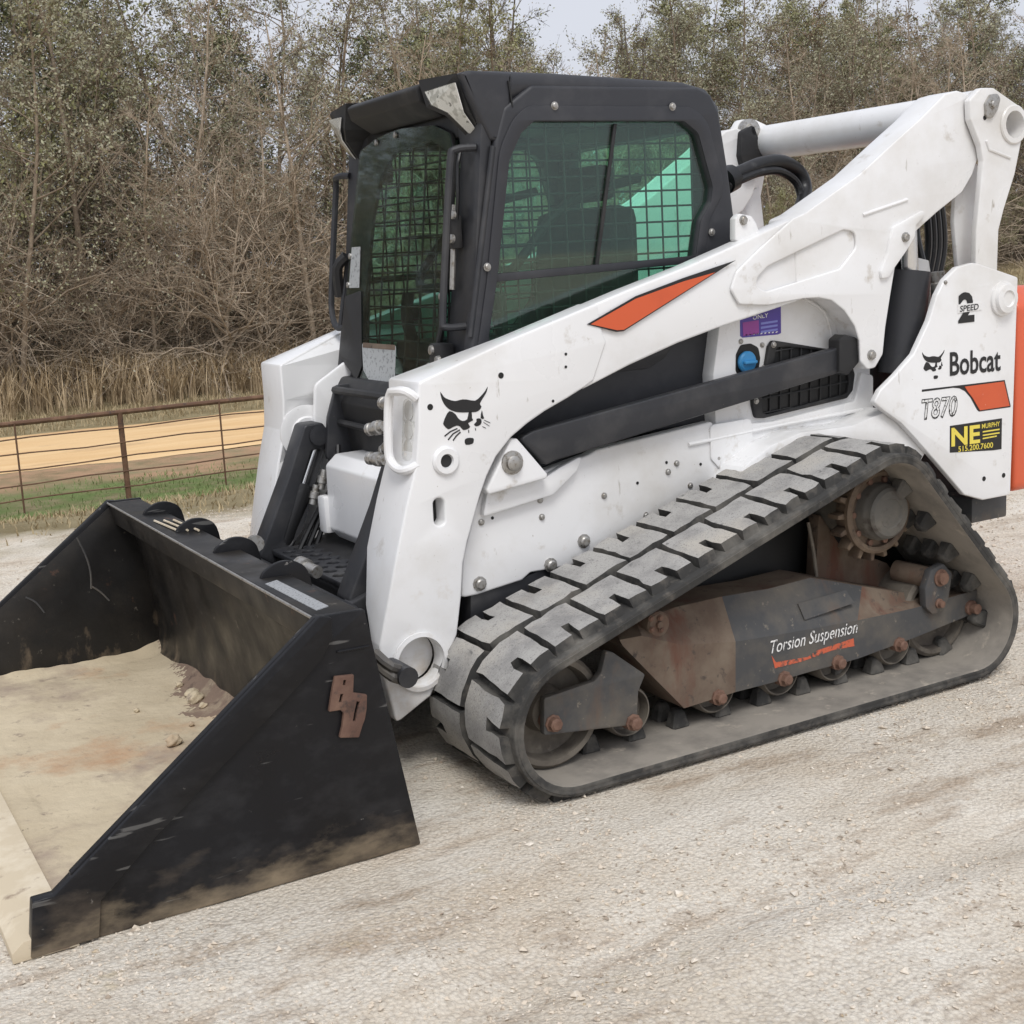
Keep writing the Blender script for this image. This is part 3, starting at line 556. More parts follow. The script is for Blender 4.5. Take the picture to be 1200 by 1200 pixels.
# ------------------------------------------------------------------ loader arms
def arm_side():
    F = [(491, 448), (600, 397), (700, 355), (707, 391), (711, 401), (696, 446), (687, 453), (665, 467), (639, 482), (619, 496), (599, 513), (582, 535), (571, 558), (563, 581), (548, 635), (543, 660), (541, 699), (536, 744), (505, 816), (465, 848), (456, 816), (447, 787), (445, 757), (452, 720), (464, 655), (476, 595), (488, 545), (491, 500)]
    cx, cz = S(492, 775, .662)
    sx, sz = S(515, 600, .662)
    slot = [(sx+.018*math.cos(a)+.01*math.sin(a)*0, sz+.018*math.sin(a)+(.022 if math.sin(a) > 0 else -.022)) for a in [2*math.pi*k/20 for k in range(20)]]
    def taper(v):
        if v.y < .55:
            if v.x < 1.06: v.y = .575
            else: v.y += max(0, min(1, (.56-v.z)/.16))*.15
        return v
    arm = plate('loader_arm', [fil(SS(F, .662), .012, 2), circ(cx, cz, .072, 28), slot], .455, .662, M['white'], LD, bevel=.007, fn=taper, res=2)
    parts = []
    parts.append(plate('arm_beam', SS([(690, 359), (735, 340), (806, 312), (860, 288), (930, 256), (935, 353), (885, 370), (840, 385), (795, 402), (738, 428), (684, 456)], .655), .575, .656, M['white'], arm, bevel=.008, res=2))
    R = [(930, 256), (945, 249), (1008, 204), (1050, 165), (1080, 138), (1108, 110), (1122, 106), (1140, 112), (1136, 117), (1136, 132), (1143, 159), (1146, 186), (1140, 204), (1128, 225), (1098, 249), (1068, 276), (1050, 309), (1044, 345), (1038, 384), (1035, 415), (1026, 431), (1017, 433), (1009, 424), (1008, 400), (1002, 382), (990, 364), (975, 352), (960, 349), (942, 350)]
    parts.append(plate('arm_casting', fil(SS(R+[(935, 353)], .66), .02, 3), .53, .659, M['white'], arm, bevel=.008, res=2))
    tear = fil(SS([(887, 326), (900, 312), (989, 269), (1003, 272), (1004, 290), (985, 315), (898, 342), (888, 337)], .67), .03, 4)
    parts.append(plate('arm_skin', [fil(SS(R+[(900, 358), (867, 357), (857, 339), (864, 318), (888, 294)], .67), .018, 3), tear], .6585, .670, M['white'], arm, bevel=.005, res=2))
    parts.append(plate('bracket', fil(SS([(1047, 266), (1056, 261), (1082, 246), (1084, 252), (1073, 264), (1072, 277), (1062, 294), (1050, 311), (1041, 325), (1033, 327), (1032, 318), (1040, 297), (1043, 279)], .68), .01, 3), .667, .683, M['white'], arm, bevel=.004))
    a, b = S(1011, 252, .67), S(1063, 234, .67)
    parts.append(tube('weld_bead', [(a[0], .670, a[1]), (b[0], .670, b[1])], .006, M['white'], arm))
    parts.append(lathe('pin_boss', [(.083, 0), (.088, .006), (.088, .012), (.075, .014), (.073, .0)], (cx, .660, cz), (0, 1, 0), M['white'], arm, n=32, ring=True))
    parts.append(lathe('bore_cover', [(.0735, 0), (.0735, .01), (0, .012)], (cx, .585, cz), (0, 1, 0), M['white'], arm, n=28))
    parts.append(plate('slot_shade', circ(sx, sz, .05, 16), .60, .605, M['black'], arm, bevel=0))  # black disc added inside the slot, painting the shade of the opening
    bx, bz = S(522, 540, .662)
    parts.append(lathe('pin_boss', [(.042, 0), (.042, .008), (.036, .014), (.021, .014), (.019, .004), (0, .003)], (bx, .660, bz), (0, 1, 0), M['white'], arm, n=28))
    parts.append(lathe('pin_bore', [(.0185, 0), (.0185, .0052), (0, .0052)], (bx, .660, bz), (0, 1, 0), M['plastic'], arm, n=20))
    for p in [(504, 477), (587, 440)]: parts.append(hole_mark(arm, *p, .662, .009))
    for p in [(663, 415), (663, 430), (648, 470)]: parts.append(hole_mark(arm, *p, .662, .0045, 'rivet'))
    for p in [(1061, 278)]: parts.append(bolt(arm, *p, .684, .013))
    for p in [(1021, 416)]: parts.append(bolt(arm, *p, .671, .014))
    # guard hoop and quick couplers at the arm's front
    parts.append(tube('coupler_guard', [(1.215, .648, 1.092), (1.238, .640, 1.112), (1.252, .60, 1.113), (1.258, .56, 1.095), (1.268, .552, .96), (1.268, .56, .912), (1.262, .60, .890), (1.252, .640, .893), (1.225, .650, .905)], .0135, M['white'], arm, n=10, smooth=3))
    lx = lambda z: 1.214+(1.0-z)*.10
    lo = fil([(.553, .90), (.635, .905), (.645, 1.07), (.61, 1.10), (.553, 1.09)], .03, 4)
    parts.append(plate('work_light_bezel', lo, -.02, .006, M['steel'], arm, axis='x', bevel=.004, fn=lambda v: Vector((lx(v.z)+v.x, v.y, v.z))))
    li = [((a-.607)*.82+.607, (b-1.0)*.92+1.0) for a, b in lo]
    parts.append(plate('work_light_lens', li, .007, .012, M['glass_lamp'], arm, axis='x', bevel=.001, fn=lambda v: Vector((lx(v.z)+v.x, v.y, v.z))))
    for dz in (.945, 1.0, 1.055): parts.append(lathe('bulb_bowl', [(.029, .004), (.024, -.004), (.010, -.006), (0, -.004)], (lx(dz)+.0065, .60, dz), (1, 0, .1), M['bulb'], arm, n=16))
    for k, (dx, dz) in enumerate([(1.20, 1.06), (1.235, 1.0), (1.21, .945), (1.24, .90), (1.19, .99)]):
        parts.append(lathe('hose_fitting', [(0, 0), (.016, 0), (.016, .018), (.022, .02), (.022, .042), (.017, .045), (.017, .06), (.02, .062), (.02, .075), (0, .075)], (dx, .458, dz), (.25*(k % 2), -1, -.2*(k % 3)), M['steel'], arm, n=12))
    return arm, parts
arm, aparts = arm_side()
far = mirror_y(arm, LD)
for v in far.data.vertices:                       # this arm's nose stands a little straighter
    if v.co.x > 1.15 and v.co.z < 1.13: v.co.x -= .075*(1.13-max(v.co.z, .45))
for p in aparts:
    if p.name.split('.')[0] not in ('coupler_guard', 'hose_fitting', 'work_light_bezel', 'work_light_lens', 'bulb_bowl'): mirror_y(p, far)
arm['label'] = 'near loader arm, white, with black cat emblem'; far['label'] = 'far loader arm, white, behind the cab'
# emblem: the cat's head as it is printed on the arm (12x enlarged tracing, reduced to the arm's own plane)
CAT = [[(190, 230), (240, 300), (300, 335), (400, 360), (480, 340), (560, 337), (680, 355), (760, 290), (820, 220), (855, 160), (840, 230), (800, 300), (745, 395), (768, 435), (745, 480), (690, 512), (600, 516), (500, 520), (400, 510), (310, 470), (250, 410), (210, 330)],
       [(320, 500), (400, 540), (440, 600), (500, 640), (570, 615), (590, 518), (630, 513), (635, 600), (650, 630), (580, 670), (610, 720), (570, 755), (510, 765), (470, 720), (420, 705), (350, 735), (300, 755), (240, 700), (235, 660), (270, 570)],
       [(700, 610), (750, 605), (770, 640), (755, 690), (700, 715), (665, 690), (700, 650)], [(775, 490), (790, 560), (805, 605), (758, 600)],
       [(570, 880), (650, 880), (660, 920), (640, 960), (550, 975), (535, 910)]]
WHISK = [[(430, 745), (330, 790), (250, 855)], [(465, 765), (370, 820), (300, 905)], [(475, 795), (415, 850), (370, 915)], [(810, 630), (890, 665)], [(800, 660), (880, 710)], [(785, 720), (830, 740)], [(590, 765), (590, 805)], [(685, 742), (685, 772)]]
def emblem(f, y, parent, whisk=True):
    bm = bmesh.new()
    def add(lp):
        me = slab([lp], y-.001, y+.0014, 0); bm.from_mesh(me); bpy.data.meshes.remove(me)
    for lp in CAT: add(spl([S(*f(*p), y) for p in lp], True, 2))
    if whisk:
        for w in WHISK:
            l = [(a-5, b-7) for a, b in w]+[(a+5, b+7) for a, b in reversed(w)]
            add([S(*f(*p), y) for p in l])
    return obj('cat_emblem', bm_mesh(bm), M['decal_black'], parent, smooth=False)
emblem(lambda a, b: (500+a/12, 440+b/12), .662, arm)
decal('arm_stripe', [(688, 380), (722, 389), (731, 388), (862, 305), (800, 326), (745, 347)], .664, M['decal_black'], arm, lift=.0008)
decal('arm_stripe', [(692, 380), (723, 387), (731, 386.3), (838, 319), (800, 330), (745, 350)], .664, M['orange'], arm, lift=.0022)

# ------------------------------------------------------------------ rear links, side panels, cross tube, tailgate
def rear_side():
    ps = []
    lk = [(1149, 103), (1164, 103), (1194, 124), (1199, 138), (1198, 159), (1189, 204), (1176, 246), (1170, 270), (1168, 330), (1143, 330), (1144, 270), (1149, 222), (1152, 189), (1149, 171), (1137, 140), (1136, 117)]
    hx, hz = S(1187, 146, .70)
    ps.append(plate('rear_link', [fil(SS(lk, .70), .015, 3), circ(hx, hz, .048, 28)], .675, .702, M['white'], LD, bevel=.005, res=2))
    r = ps[0]; sub = []
    sub.append(lathe('pin_boss', [(.047, -.10), (.047, .010), (.064, .010), (.068, .006), (.068, 0), (.058, -.10)], (hx, .70, hz), (0, 1, 0), M['white'], r, n=28, ring=True))
    sub.append(plate('pin_retainer', fil(SS([(1152, 122), (1158, 111), (1166, 110), (1170, 116), (1166, 130), (1160, 139), (1153, 138)], .70), .012, 3), .700, .712, M['steel'], r, bevel=.003))
    sub.append(bolt(r, 1163, 122, .712, .012)); sub.append(hole_mark(r, 1154, 138, .7025, .008))
    a, b, c = S(1155, 165, .70), S(1158, 175, .70), S(1183, 185, .70)
    sub.append(tube('weld_bead', [(a[0], .702, a[1]), (b[0], .702, b[1]), (c[0], .702, c[1])], .006, M['white'], r))
    sub.append(plate('inner_plate', fil(SS([(1125, 205), (1150, 190), (1160, 330), (1128, 330), (1122, 260)], .62), .01, 2), .585, .605, M['white'], r, bevel=.004))
    pn = [(1146, 309), (1140, 308), (1122, 313), (1107, 328), (1098, 346), (1089, 376), (1071, 415), (1050, 439), (1032, 457), (1024, 472), (1035, 481), (1056, 496), (1071, 512), (1100, 545), (1130, 580), (1152, 586), (1184, 580), (1193, 325), (1173, 318)]
    ps.append(plate('side_panel', fil(SS(pn, .725), .012, 3), .70, .726, M['white'], LD, bevel=.005, res=2))
    q = ps[1]; sub2 = []
    x, z = S(1174, 350, .725)
    sub2.append(lathe('pivot_pin', [(.062, 0), (.062, .012), (.052, .016), (.050, .030), (.03, .034), (.026, .028), (0, .028)], (x, .724, z), (0, 1, 0), M['white'], q, n=24))
    for p in [(1153, 561), (1176, 557)]: sub2.append(hole_mark(q, *p, .726, .009))
    for p in [(1108, 331)]: sub2.append(bolt(q, *p, .726, .006))
    return r, sub, q, sub2
r, s1, q, s2 = rear_side()
rm = mirror_y(r, LD); qm = mirror_y(q, LD)
for p in s1: mirror_y(p, rm)
for p in s2: mirror_y(p, qm)
q['label'] = 'white rear side panel with black lettering'
E_ = lambda a, b: (1070+a*130/1200, 400+b*130/1200)     # tracing of the panel's lettering, enlarged
emblem(lambda a, b: (1080.5+(a-190)*26/665, 410+(b-160)*34/815), .726, q, False)
lettering('lettering', 'Bobcat', E_(400, 368), E_(948, 310), 27, .726, M['decal_black'], q, offset=.018)
decal('panel_stripe', [E_(*p) for p in [(95, 522), (480, 478), (990, 418), (1055, 700), (1050, 712), (712, 760), (690, 740), (620, 610), (560, 540), (500, 508), (430, 502), (95, 546)]], .726, M['decal_black'], q, lift=.0008)
decal('panel_stripe', [E_(*p) for p in [(555, 490), (978, 434), (1040, 698), (720, 746), (640, 610), (590, 545)]], .726, M['orange'], q, lift=.0022)
lettering('lettering', 'T870', E_(92, 845), E_(480, 800), 24, .726, M['decal_black'], q, shear=.15, offset=.028, lift=.0012)
lettering('lettering', 'T870', E_(98, 838), E_(474, 793), 22, .726, M['decal_white'], q, shear=.15, offset=-.004, lift=.0026)
decal('dealer_plate', [E_(*p) for p in [(398, 915), (960, 832), (955, 1165), (870, 1178), (396, 1205)]], .726, M['decal_black'], q, lift=.001)
lettering('lettering', 'NE', E_(415, 1132), E_(725, 1090), 21, .726, M['decal_yellow'], q, offset=.03, lift=.003)
lettering('lettering', 'MURPHY', E_(745, 945), E_(938, 915), 5.5, .726, M['decal_yellow'], q, offset=.01, lift=.003)
for dy_, l_ in ((972, 930), (1010, 930), (1045, 900)): decal('printed_line', [E_(*p) for p in [(750, dy_), (l_, dy_-28), (l_, dy_-14), (750, dy_+14)]], .726, M['decal_yellow'], q, lift=.0024)
lettering('lettering', '515.200.7600', E_(490, 1196), E_(865, 1148), 6.5, .726, M['decal_yellow'], q, offset=.01, lift=.003)
lettering('lettering', '2', (1123, 377), (1142, 375), 34, .726, M['decal_black'], q, offset=.045)
decal('printed_band', [(1122, 357), (1150, 354), (1150, 363), (1122, 367)], .726, M['white'], q, lift=.0026)
lettering('lettering', 'SPEED', (1125, 365.5), (1147, 362.5), 7, .726, M['decal_black'], q, offset=.012, lift=.004, shear=.1)
# tube joining the two rear links
tube('cross_tube', [(-1.085, -.56, 1.885), (-1.085, .60, 1.885)], .072, M['white'], LD, n=28)
plate('tube_bracket', fil([(-1.20, 1.80), (-.98, 1.80), (-.93, 1.93), (-.97, 1.985), (-1.05, 1.985), (-1.20, 1.93)], .03), -.60, -.555, M['white'], LD, bevel=.006)
lathe('pin', [(.05, 0), (.05, .03), (.034, .034), (.034, .05), (.02, .056), (0, .056)], (-1.0, -.556, 1.935), (0, 1, 0), M['steel'], LD, n=20)
plate('pin_guard', fil(SS([(870, 154), (884, 145), (890, 165), (903, 180), (901, 205), (875, 209), (868, 182)], -.5), .02), -.56, -.50, M['plastic'], LD)
for k in range(4): tube('rear_hose', [tuple(U(a+k*6, b, 'y', .40-.04*k)) for a, b in [(1078, 215), (1086, 250), (1088, 290), (1082, 325), (1076, 360)]], .014, M['hose'], LD, smooth=4)
box('rear_manifold', (-.86, .30, 1.20), (-.72, .50, 1.40), M['plastic'], LD, .02)
# orange tailgate with dark lower bumper
plate('tailgate', fil([(-.71, .50), (.71, .50), (.71, 1.19), (.64, 1.26), (-.64, 1.26), (-.71, 1.19)], .04), -1.33, -1.19, M['orange_gate'], LD, axis='x', bevel=.015, res=2)
box('bumper', (-1.21, -.66, .40), (-1.02, .66, .495), M['frame_grey'], LD, .01)
# ------------------------------------------------------------------ chassis
CH = box('chassis', (-1.13, -.52, .30), (.98, .52, .84), M['dark_paint'], LD, .02)
B = [(541, 701), (543, 655), (556, 600), (566, 574), (640, 551), (690, 533), (700, 527), (834, 494), (838, 500), (882, 496), (905, 494), (1002, 470), (1010, 436), (1024, 440), (1024, 480), (1000, 500), (940, 500), (890, 525), (845, 560), (800, 600), (760, 628), (700, 652), (668, 663), (640, 668), (622, 671), (612, 680), (560, 697)]
bp = plate('belly_panel', fil(SS(B, .585), .012, 2), .54, .585, M['white'], LD, bevel=.006, res=2); bp['label'] = 'white lower side panel dotted with bolts'
for p in [(645, 662), (684, 634), (562, 684)]: bolt(bp, *p, .586, .017)
for p in [(633, 586), (635, 606), (708, 581), (757, 604), (783, 553), (793, 543), (809, 569), (841, 537), (564, 612)]: bolt(bp, *p, .586, .008)
for p in [(648, 573), (577, 607), (747, 566), (781, 542), (821, 544), (598, 580)]: hole_mark(bp, *p, .5855, .005)
plate('lower_skirt', SS([(552, 745), (552, 690), (612, 678), (700, 640), (850, 560), (900, 640), (760, 760)], .575), .50, .573, M['dark_paint'], LD)
# pivot bracket of the control link, with step below
pb = plate('pivot_bracket', fil(SS([(570, 574), (599, 514), (606, 514), (642, 556), (640, 561), (572, 580)], .645), .008, 2), .586, .648, M['white'], LD, bevel=.006, res=2)
x, z = S(600, 542, .648); lathe('pivot_pin', [(.036, 0), (.036, .006), (.024, .008), (.024, .020), (.018, .024), (0, .024)], (x, .647, z), (0, 1, 0), M['steel'], pb, n=16)
plate('bracket_step', fil(SS([(571, 577), (641, 558), (656, 548), (683, 533), (676, 552), (648, 580), (566, 606)], .61), .008, 2), .586, .612, M['white'], bp, bevel=.005)
bar = plate('control_link', fil(SS([(609, 514), (625, 505), (998, 403), (1000, 432), (650, 540), (640, 545)], .64), .012, 3), .605, .642, M['dark_paint'], LD, bevel=.006, res=2); bar['label'] = 'dark grey control link bar along the side'
plate('link_clevis', fil(SS([(985, 398), (992, 392), (1006, 396), (1008, 425), (995, 440), (985, 436)], .66), .01), .60, .655, M['plastic'], bar)
a, b = S(806, 521, .585), S(1010, 480, .585); tube('weld_bead', [(a[0], .588, a[1]), ((a[0]+b[0])/2, .588, (a[1]+b[1])/2+.004), (b[0], .588, b[1])], .007, M['white'], bp)
plate('gusset', fil(SS([(832, 498), (880, 490), (884, 540), (862, 556), (846, 552), (833, 538)], .59), .02), .584, .593, M['white'], bp, bevel=.003)
# rear arch over the track
plate('fender', fil(SS([(842, 572), (858, 545), (890, 520), (925, 505), (985, 497), (1030, 478), (1060, 500), (1075, 520), (1060, 545), (1000, 520), (940, 516), (900, 530), (868, 552), (850, 582)], .64), .01), .58, .70, M['white'], LD, bevel=.005)
# engine side panel between cab and arm
ep = plate('engine_panel', fil(SS([(842, 560), (836, 440), (850, 330), (900, 300), (1010, 300), (1020, 420), (1020, 520)], .565), .02), .50, .565, M['white'], LD, bevel=.005); ep['label'] = 'white engine side panel with filler cap and grille'
tube('panel_seam', [(*S(942, 350, .566), 0)[:1]+(.566,)+S(942, 350, .566)[1:], (S(965, 365, .566)[0], .566, S(965, 365, .566)[1]), (S(975, 395, .566)[0], .566, S(975, 395, .566)[1]), (S(978, 410, .566)[0], .566, S(978, 410, .566)[1])], .005, M['white'], ep, smooth=3)
V = lambda a, b: (860+a*140/1200, 350+b*140/1200)
vo = fil(SS([V(345, 480), V(385, 418), V(440, 425), V(1150, 540), V(1210, 760), V(1190, 920), V(1130, 1000), V(300, 1200), V(215, 1200), V(185, 1080), V(180, 1000), V(310, 700)], .575), .015)
vi = fil(SS([V(420, 490), V(560, 485), V(900, 520), V(1140, 720), V(1150, 840), V(1130, 950), V(330, 1160), V(280, 1150), V(275, 1000), V(400, 620)], .575), .012)
def inside(p, lp):
    c = False; x, z = p
    for i in range(len(lp)):
        (x1, z1), (x2, z2) = lp[i-1][:2], lp[i][:2]
        if (z1 > z) != (z2 > z) and x < (x2-x1)*(z-z1)/(z2-z1)+x1: c = not c
    return c
def clip_wire(bm, a, b, lp, y, r):
    """the stretch of the wire a-b that lies within the opening"""
    t = [k/300 for k in range(301) if inside((a[0]+(b[0]-a[0])*k/300, a[1]+(b[1]-a[1])*k/300), lp)]
    if len(t) > 2: tube_bm(bm, [(a[0]+(b[0]-a[0])*q_, y, a[1]+(b[1]-a[1])*q_) for q_ in (t[0], t[-1])], r, 6)
vg = plate('vent_grille', [vo, vi], .563, .579, M['plastic'], LD, bevel=.003)
vb = bmesh.new()
for k in range(10):
    xa = -.10-k*.045; clip_wire(vb, (xa+.012, .85), (xa, 1.18), vi, .571, .0035)
for k in range(5): clip_wire(vb, (-.02, .90+k*.05), (-.58, .93+k*.05), vi, .571, .0035)
obj('grille_wires', bm_mesh(vb), M['plastic'], vg)
plate('grille_back', vi, .5662, .5676, M['black'], vg, bevel=0)
for p in [V(400, 462), V(225, 1028)]: bolt(vg, *p, .579, .008)
x, z = S(876, 420, .57)
fc = plate('filler_recess', fil(SS([V(20, 760), V(25, 560), V(70, 465), V(170, 450), V(245, 490), V(265, 600), V(250, 700), V(230, 760)], .568), .02), .563, .5685, M['black'], LD, bevel=0)
x, z = S(*V(120, 635), .57)
lathe('filler_cap', [(.034, 0), (.036, .004), (.036, .012), (.031, .018), (.012, .019), (0, .019)], (x, .5685, z), (0, 1, 0), M['cap_blue'], fc, n=24)
box('cap_grip', (x-.026, .586, z-.005), (x+.026, .600, z+.005), M['cap_blue'], fc, .003).rotation_euler = (0, 0, 0)
for p in [V(70, 430), V(285, 465), V(300, 690)]: bolt(ep, *p, .566, .007)
decal('fuel_sticker', [V(60, 215), V(470, 60), V(472, 345), V(440, 360), V(85, 392), V(62, 375)], .565, M['decal_purple'], ep)
decal('sticker_field', [V(85, 240), V(245, 215), V(250, 350), V(90, 378)], .565, M['decal_magenta'], ep, lift=.0022)
for k in range(3): decal('sticker_line', [V(268, 240+k*42), V(435, 215+k*42), V(435, 235+k*42), V(268, 262+k*42)], .565, M['decal_blue'], ep, lift=.0022)
lettering('lettering', 'ONLY', V(190, 212), V(345, 185), 5, .565, M['decal_white'], ep, lift=.003, offset=.01)
for k in range(9): decal('sticker_tick', [V(110+k*38, 372-k*3.6), V(126+k*38, 370-k*3.6), V(134+k*38, 356-k*3.6), V(118+k*38, 358-k*3.6)], .565, M['decal_white'], ep, lift=.0022)
# engine bay and radiator housing behind the cab
box('engine_cover', (-1.10, -.50, .84), (-.06, .50, 1.22), M['dark_paint'], LD, .04)
plate('engine_hood', fil([(-.10, 1.2), (-1.12, 1.2), (-1.12, 1.25), (-.5, 1.30), (-.10, 1.33)], .02), -.36, .36, M['plastic'], LD, bevel=.02)
# lift cylinders with hoses
for sg in (1, -1):
    y = sg*.60
    a = S(1066, 318, .6); b = S(1052, 428, .6)
    lc = tube('lift_cylinder', [(a[0], y, a[1]), (b[0]-.005, y, b[1]-.03)], .074, M['dark_paint'], LD, n=24)
    tube('cylinder_rod', [(a[0], y, a[1]), (a[0]+.01, y, a[1]+.18)], .03, M['chrome'], lc, n=16)
    for k in range(3):
        tube('hydraulic_hose', [(a[0]-.10-k*.02, y-sg*.04, a[1]-.25), (a[0]-.11-k*.025, y-sg*.06, a[1]-.08), (a[0]-.06-k*.04, y-sg*.1, a[1]+.06+k*.03), (a[0]-.13-k*.02, y-sg*.12, a[1]+.17)], .013, M['hose'], lc, smooth=4)
    tube('steel_line', [(a[0]-.085, y, a[1]-.02), (a[0]-.09, y, a[1]-.1), (a[0]-.075, y, a[1]-.2)], .011, M['steel'], lc, smooth=3)
    for k in range(2): lathe('hose_fitting', [(0, 0), (.018, 0), (.018, .02), (.024, .022), (.024, .05), (.015, .052), (.015, .09), (0, .09)], (a[0]-.19-k*.03, y-sg*.05, a[1]-.1), (.15, 0, 1), M['steel'], lc, n=12)
plate('hose_guide', fil(SS([(1062, 298), (1090, 305), (1092, 318), (1085, 360), (1078, 362)], .55), .006), .52, .545, M['white'], LD)
# hose loop behind the cab
H = [(858, 208, -.02), (872, 201, -.02), (895, 192, -.03), (918, 191, -.04), (937, 204, -.05), (943, 226, -.03), (938, 246, .05), (925, 268, .15), (915, 300, .2)]
hl = [tuple(U(a, b, 'y', y)) for a, b, y in H]
hs_ = tube('hose_sleeve', hl, .030, M['hose'], LD, n=12, smooth=5)
H2 = [tuple(U(a-4, b+10, 'y', y+.03)) for a, b, y in H]; tube('hydraulic_hose', H2, .016, M['hose'], hs_, n=10, smooth=5)
lathe('sleeve_end', [(.0, 0), (.05, 0), (.05, .05), (.03, .055), (0, .055)], hl[0], (.9, .2, -.3), M['hose'], hs_, n=14)
plate('lift_eye', fil(SS([(863, 282), (863, 256), (868, 250), (882, 253), (888, 262), (895, 285)], .62), .008), .585, .615, M['white'], LD); bolt(LD, 871, 258, .616, .012)

# ------------------------------------------------------------------ cab
CB = empty('cab', (0, 0, 0)); CB.parent = LD; CB['label'] = 'dark grey cab with green tinted windows'
side = [(.70, 1.965), (.80, 1.90), (.836, 1.80), (.954, 1.228), (1.0, .98), (.98, .88), (-.03, .88), (-.035, 1.40), (-.058, 1.54), (-.036, 1.70), (-.002, 1.89), (.03, 1.945), (.08, 1.965)]
win = SS([(611, 156), (626, 142), (801, 142), (818, 156), (835, 219), (833, 236), (821, 258), (815, 304)], .51)+[(.145, 1.30), (.27, 1.16), (.33, 1.135), (.90, 1.14)]+SS([(573, 394), (583, 325), (597, 187)], .51)
winf = fil(win, [.03, .03, .03, .04, .04, .03, .04, .02, .05, .04, .03, .03, 0, 0, .1], 4)
grow = lambda lp, g: [((p[0]-.47)*(1+g/.45)+.47, (p[1]-1.5)*(1+g/.36)+1.5) for p in lp]
gwin = grow(winf, .012)
def cab_side():
    o = plate('side_frame', [fil(side, .03, 3), winf], .455, .507, M['cab_grey'], CB, bevel=.012, res=2); sub = []
    rim = fil(grow(win, .045), [.16, .16, .12, .12, .08, .06, .08, .05, .05, .05, .05, .05, .05, .05, .2], 6)
    sub.append(plate('window_surround', [[p for p in rim if p[1] > .9], winf], .505, .5125, M['cab_grey'], CB, bevel=.003))
    sub.append(plate('side_window', fil(grow(win, .008), .03, 3), .484, .489, M['glass_side'], CB, bevel=0))
    a, b = S(580, 326, .50), S(822, 303, .50)
    sub.append(plate('window_sash', [(a[0]+.02, a[1]-.012), (a[0]+.02, a[1]+.012), (b[0]-.02, b[1]+.012), (b[0]-.02, b[1]-.012)], .490, .505, M['cab_grey'], CB, bevel=.003))
    c, d = S(722, 145, .5), S(700, 313, .5)
    sub.append(plate('window_sash', [(c[0]-.006, c[1]), (c[0]+.006, c[1]), (d[0]+.006, d[1]), (d[0]-.006, d[1])], .4905, .498, M['plastic'], CB, bevel=.001))
    bm = bmesh.new()
    for k in range(16): clip_wire(bm, (.03+k*.061, 1.05), (.03+k*.061, 1.95), gwin, .472, .0034)
    for k in range(16): clip_wire(bm, (-.05, 1.16+k*.049), (1.0, 1.16+k*.049), gwin, .467, .0034)
    sub.append(obj('window_guard', bm_mesh(bm), M['black'], CB))
    for p in [(650, 124), (788, 125), (571, 313), (834, 272)]: sub.append(bolt(CB, *p, .5125, .0095, M['steel']))
    sub.append(tube('pillar_strip', [(.842, .503, 1.79), (.955, .503, 1.24)], .008, M['dark_paint'], CB))
    return o, sub
o, sub = cab_side(); mirror_y(o, CB)
for p in sub: mirror_y(p, CB)
roof = [(.72, 1.93), (.80, 1.90), (.845, 1.905), (.875, 1.94), (.88, 1.985), (.865, 2.006), (.80, 2.008), (.60, 2.004), (.34, 1.995), (.12, 1.985), (.03, 1.965), (-.02, 1.91), (-.03, 1.84), (.05, 1.84), (.1, 1.90)]
plate('roof', fil(roof, .02, 3), -.498, .498, M['cab_grey'], CB, bevel=.035, res=4)
for sg in (1, -1): plate('roof_cheek', fil([(.76, 1.999), (.90, 2.004), (.935, 1.997), (.903, 1.92), (.848, 1.808), (.82, 1.80), (.77, 1.90)], .008, 3), sg*.40, sg*.503, M['cab_grey'], CB, bevel=.012, res=3, axis='y')
plate('roof_seam', [(.768, 1.9), (.772, 1.9), (.782, 1.975), (.776, 1.975)], .480, .5085, M['black'], CB, bevel=.0)
plate('visor', fil([(.82, 1.905), (.88, 1.90), (.955, 1.945), (.968, 1.985), (.945, 1.998), (.82, 1.985)], .012), -.265, .265, M['plastic'], CB, bevel=.008)
# rear wall with window
plate('rear_frame', [fil([(-.46, .9), (.46, .9), (.46, 1.92), (-.46, 1.92)], .06), fil([(-.38, 1.30), (.38, 1.30), (.38, 1.84), (-.38, 1.84)], .05)], -.03, .02, M['cab_grey'], CB, axis='x', bevel=.006)
plate('rear_window', fil([(-.39, 1.29), (.39, 1.29), (.39, 1.85), (-.39, 1.85)], .05), -.012, -.007, M['glass_side'], CB, axis='x', bevel=0)
# front: pillars, door with its glass and guard
fx = lambda z: .885+(1.85-z)*.118
def tilt(off): return lambda v: Vector((fx(v.z)+v.x+off, v.y, v.z))
for sg in (1, -1):
    pp = [(.33, .98), (.495, .98), (.495, 1.90), (.33, 1.90), (.37, 1.78), (.34, 1.3)]
    plate('front_pillar', [(a*sg, b) for a, b in pp], -.05, -.012, M['dark_paint'], CB, axis='x', fn=tilt(0), bevel=.006)
plate('front_header', [(-.45, 1.83), (.45, 1.83), (.45, 1.93), (-.45, 1.93)], -.05, -.014, M['plastic'], CB, axis='x', fn=tilt(0))
plate('front_sill', [(-.45, .86), (.45, .86), (.45, 1.07), (-.45, 1.07)], -.06, -.014, M['plastic'], CB, axis='x', fn=tilt(0))
door = [(-.345, 1.853), (-.2, 1.885), (-.03, 1.895), (.22, 1.88), (.33, 1.845), (.365, 1.77), (.335, 1.40), (.315, 1.22), (.245, 1.10), (.0, 1.066), (-.205, 1.064), (-.32, 1.09), (-.455, 1.165), (-.415, 1.45)]
dopen = [(-.23, 1.62), (-.18, 1.75), (-.08, 1.82), (.2, 1.835), (.305, 1.80), (.325, 1.72), (.285, 1.25), (.22, 1.13), (.0, 1.10), (-.17, 1.10), (-.30, 1.20)]
